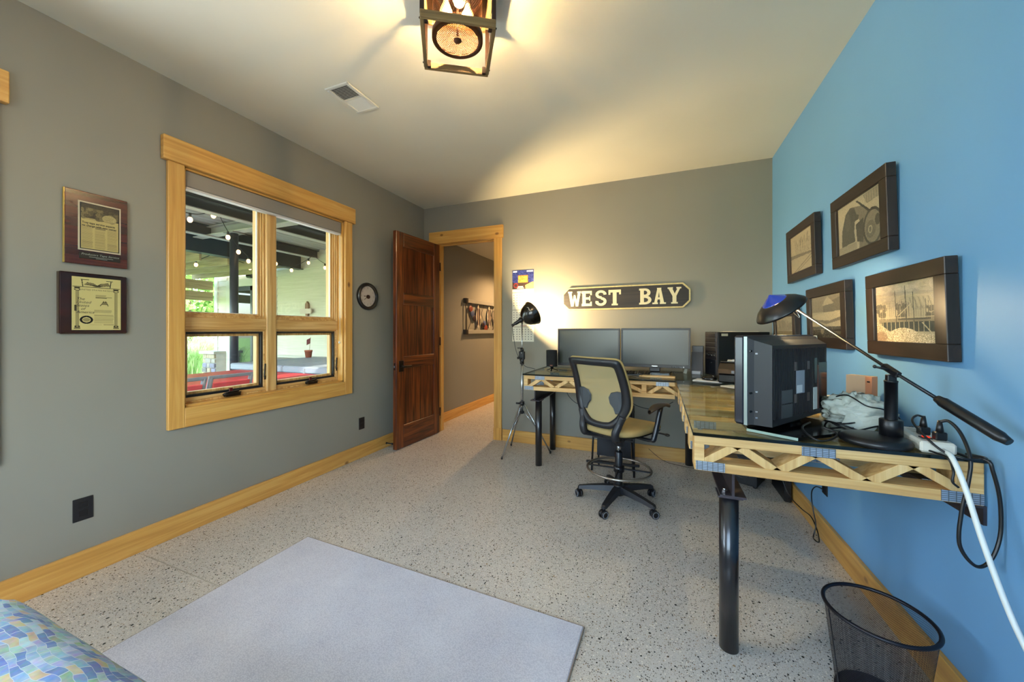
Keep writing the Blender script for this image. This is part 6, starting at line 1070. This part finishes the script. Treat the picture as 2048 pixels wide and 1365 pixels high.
# ornaments
co = thing('wooden_cross', 'small wooden cross ornament hanging on the siding wall', 'ornament', (-7.89, YW - 0.022, 1.72)); m_wd = M('driftwood', '#8a6a56', 0.8); MB().prism([(-0.03, -0.16), (0.03, -0.16), (0.05, 0.02), (0.05, 0.15), (0.0, 0.22), (-0.05, 0.15), (-0.05, 0.02)], -0.05, 0, (0, 0, 0), (1, 0, 0), (0, 0, 1), (0, 1, 0)).build('upright', m_wd, co); MB().prism([(-0.17, -0.06), (0.17, -0.06), (0.19, 0), (0.17, 0.06), (-0.17, 0.06), (-0.19, 0)], -0.08, -0.05, (0, 0, -0.02), (1, 0, 0), (0, 0, 1), (0, 1, 0)).build('crosspiece', M('cross_white', '#c7b8a8', 0.7), co)
fp = thing('flag_pot', 'small clay pot holding a little flag behind the hot tub', 'pot', (-6.70, 5.42, GZ + 0.832)); MB().lathe([(0.0, 0), (0.055, 0), (0.070, 0.12), (0.076, 0.12), (0.076, 0.15), (0.062, 0.15), (0.058, 0.02)], 20).build('pot', M('clay', '#a0573f', 0.8), fp); MB().cyl((0.01, 0, 0.02), (0.06, 0, 0.42), 0.004, n=6).build('flag_stick', m_wd, fp); MB().grid(lambda u, v: (0.055 + 0.02 * u, -0.10 * u + 0.01 * math.sin(6 * u), 0.30 + 0.11 * v - 0.05 * u), 8, 4).build('flag', M('flag_red', '#8c4850', 0.8), fp)
sk_ = thing('wall_speaker', 'small black outdoor speaker on the siding beside the sliding door', 'speaker', (-9.85, YW - 0.03, 2.76)); MB().box(-0.09, 0.09, -0.16, -0.02, -0.16, 0.14, 0.02).build('cabinet', m_black, sk_); MB().box(-0.02, 0.02, -0.03, 0.03, -0.04, 0.04).build('bracket', m_black, sk_); MB().box(-0.075, 0.075, -0.165, -0.158, -0.13, 0.11, 0.003).build('grille', m_gloss, sk_)
# string lights: cord with sockets and bulbs
m_sl = M('string_bulb', '#ffe0b0', 0.2, emit=5.0, emit_col='#ffc890'); m_sc = M('string_cord', '#1d1c1c', 0.6)
def pt(px, py, d):
    u = (px - 1024) / 732.69; sn, cs = math.sin(0.3835), math.cos(0.3835); return Vector((d * (-sn + u * cs), d * (cs + u * sn), 1.24 - d * (py - 661.1) / 732.69))
def string(label, pts, bulbs):
    P = [pt(*p) for p in pts]; o = P[0]; t = thing('string_lights', label, 'string lights', o, group='patio string lights'); MB().tube(bez([p - o for p in P], 7), 0.006, 5).build('cord', m_sc, t)
    for k in bulbs:
        p = P[k] - o; q = MB().cyl(p + Vector((0, 0, 0.005)), p - Vector((0, 0, 0.06)), 0.017, n=8).build('socket', m_sc, t); MB().ball(tuple(p - Vector((0, 0, 0.09))), 0.032, 0.032, 0.042, 12, 8).build('bulb', m_sl, q)
string('string of warm bulbs running from the roof beam past the round post', [(340, 418, 5.0), (380, 427, 5.2), (405, 428, 5.4), (427, 420, 5.6), (432, 417, 5.65), (444, 442, 5.8), (456, 464, 6.0), (466, 480, 6.2), (477, 494, 6.4), (497, 513, 6.8), (520, 520, 7.2)], (1, 3, 6, 8, 9))
string('string of warm bulbs sagging across the left pane below the outer beam', [(345, 520, 7.0), (366, 523, 7.2), (392, 521, 7.4), (420, 511, 7.6), (432, 503, 7.75), (441, 506, 7.8), (470, 520, 8.0), (500, 529, 8.2), (522, 522, 8.4)], (2, 5, 7))
string('string of warm bulbs hung in front of the siding wall', [(530, 512, 8.3), (552, 520, 8.3), (567, 530, 8.3), (583, 533, 8.3), (600, 528, 8.3), (617, 518, 8.3), (627, 512, 8.3), (640, 522, 8.3), (650, 528, 8.3), (668, 540, 8.3)], (1, 3, 5, 8))
string('string of warm bulbs hung from the wooden deck beam', [(350, 545, 9.4), (368, 548, 9.4), (395, 547, 9.4), (412, 541, 9.5), (436, 530, 9.6), (449, 525, 9.6), (470, 533, 9.6), (498, 527, 9.6)], (1, 3, 5, 7))
# trees and grasses beyond
def leaf_blob(name, mat, n, c, r, size, parent, seed, flat=0.0):
    g = np.random.default_rng(seed); d = g.normal(size=(n, 3)); d /= np.linalg.norm(d, axis=1)[:, None]; rad = g.uniform(0.25, 1.0, (n, 1)) ** 0.5; lump = 1 + 0.25 * np.sin(d[:, :1] * 7 + seed) * np.cos(d[:, 1:2] * 6 + d[:, 2:] * 5)
    p = np.array(c) + d * rad * lump * np.array(r); a = g.normal(size=(n, 3)); a /= np.linalg.norm(a, axis=1)[:, None]; b = np.cross(a, g.normal(size=(n, 3))); b /= np.linalg.norm(b, axis=1)[:, None]; s = size * g.uniform(0.6, 1.4, (n, 1))
    v = np.stack([p - a * s, p + b * s * 0.45, p + a * s, p - b * s * 0.45], 1).reshape(-1, 3); me = bpy.data.meshes.new(name); me.from_pydata(v.tolist(), [], (np.arange(n)[:, None] * 4 + np.arange(4)).tolist()); me.materials.append(mat); o = bpy.data.objects.new(name, me); COL.objects.link(o); o.parent = parent; o['kind'] = 'stuff'; return o
def leafm(name, c1, c2):
    m, nt, b, out = nodes(name); n = N(nt, 'TexNoise'); n.inputs['Scale'].default_value = 2.5; n.inputs['Detail'].default_value = 6; nt.links.new(coords(nt), n.inputs['Vector']); r = ramp(nt, n.outputs[0], [(0.35, c1), (0.65, c2)]); nt.links.new(r.outputs[0], b.inputs['Base Color']); b.inputs['Roughness'].default_value = 0.7
    tr = N(nt, 'BsdfTranslucent'); nt.links.new(r.outputs[0], tr.inputs[0]); mx = N(nt, 'MixShader'); mx.inputs[0].default_value = 0.4; nt.links.new(b.outputs[0], mx.inputs[1]); nt.links.new(tr.outputs[0], mx.inputs[2]); nt.links.new(mx.outputs[0], out.inputs[0]); return m
lm1, lm2, lm3 = leafm('leaf_light', '#a3c268', '#d3e6a4'), leafm('leaf_mid', '#86ad52', '#c0da88'), leafm('leaf_dark', '#64903f', '#a5c172'); m_bark = M('bark', '#4d4033', 0.9, bp=(20, 0.6))
for k, (x, y, h, r, mt, lb) in enumerate(((-21, 7.6, 8.0, 2.9, lm2, 'leafy green tree farthest left beyond the patio'), (-26, 13.0, 9.5, 3.6, lm1, 'pale green tree in the middle beyond the patio'), (-19.5, 12.2, 6.0, 1.9, lm3, 'dark green tree close behind the patio corner'), (-31, 20, 11, 4.4, lm2, 'tall green tree beyond the patio, behind the corner board'), (-35, 12, 11, 4.6, lm3, 'tall dark tree far behind the pale tree'), (-28, 5.5, 9, 3.2, lm1, 'pale leafy tree beyond the patio seen through the left pane edge'))):
    t = thing('tree', lb, 'tree', (x, y, GZ - 0.02), group='trees beyond the patio'); MB().tube(bez([(0, 0, 0), (0.1, 0.05, h * 0.3), (-0.05, 0.1, h * 0.7)], 5), [0.2 - 0.012 * q for q in range(11)], 10).build('trunk', m_bark, t); leaf_blob('crown', mt, 5200, (0, 0, h * 0.52), (r, r, h * 0.5), 0.17, t, k + 3)
m_bl = leafm('grass_blade', '#8fae62', '#c9d89a')
for k, (x, y, s) in enumerate(((-13.3, 6.6, 1.0), (-12.8, 8.2, 0.9), (-15.2, 8.0, 1.2), (-13.4, 5.0, 0.8), (-15.6, 6.1, 1.1))):
    t = thing('ornamental_grass', ('tall ornamental grass clump left of the stone pier', 'small ornamental grass clump right beside the stone pier', 'tallest ornamental grass clump behind the others', 'low ornamental grass clump nearest the window', 'ornamental grass clump at the back left')[k], 'grass', (x, y, GZ - 0.02), group='ornamental grasses'); g = MB(); random.seed(k)
    for j in range(420):
        a = random.uniform(0, 2 * PI); l = s * random.uniform(0.6, 1.15); o_ = random.uniform(0.15, 0.75) * s; bx, by = 0.15 * random.gauss(0, 1), 0.15 * random.gauss(0, 1); dx, dy = math.cos(a), math.sin(a); w = 0.012
        pts = [(bx, by, 0), (bx + dx * o_ * 0.25, by + dy * o_ * 0.25, l * 0.6), (bx + dx * o_ * 0.8, by + dy * o_ * 0.8, l * 0.95), (bx + dx * o_ * 1.2, by + dy * o_ * 1.2, l * 0.75)]
        vs = []
        for i, p in enumerate(pts): ww = w * (1 - i / 3.2); vs += [(p[0] - dy * ww, p[1] + dx * ww, p[2]), (p[0] + dy * ww, p[1] - dx * ww, p[2])]
        g.add(vs, [(0, 1, 3, 2), (2, 3, 5, 4), (4, 5, 7, 6)])
    g.build('blades', m_bl, t)['kind'] = 'stuff'
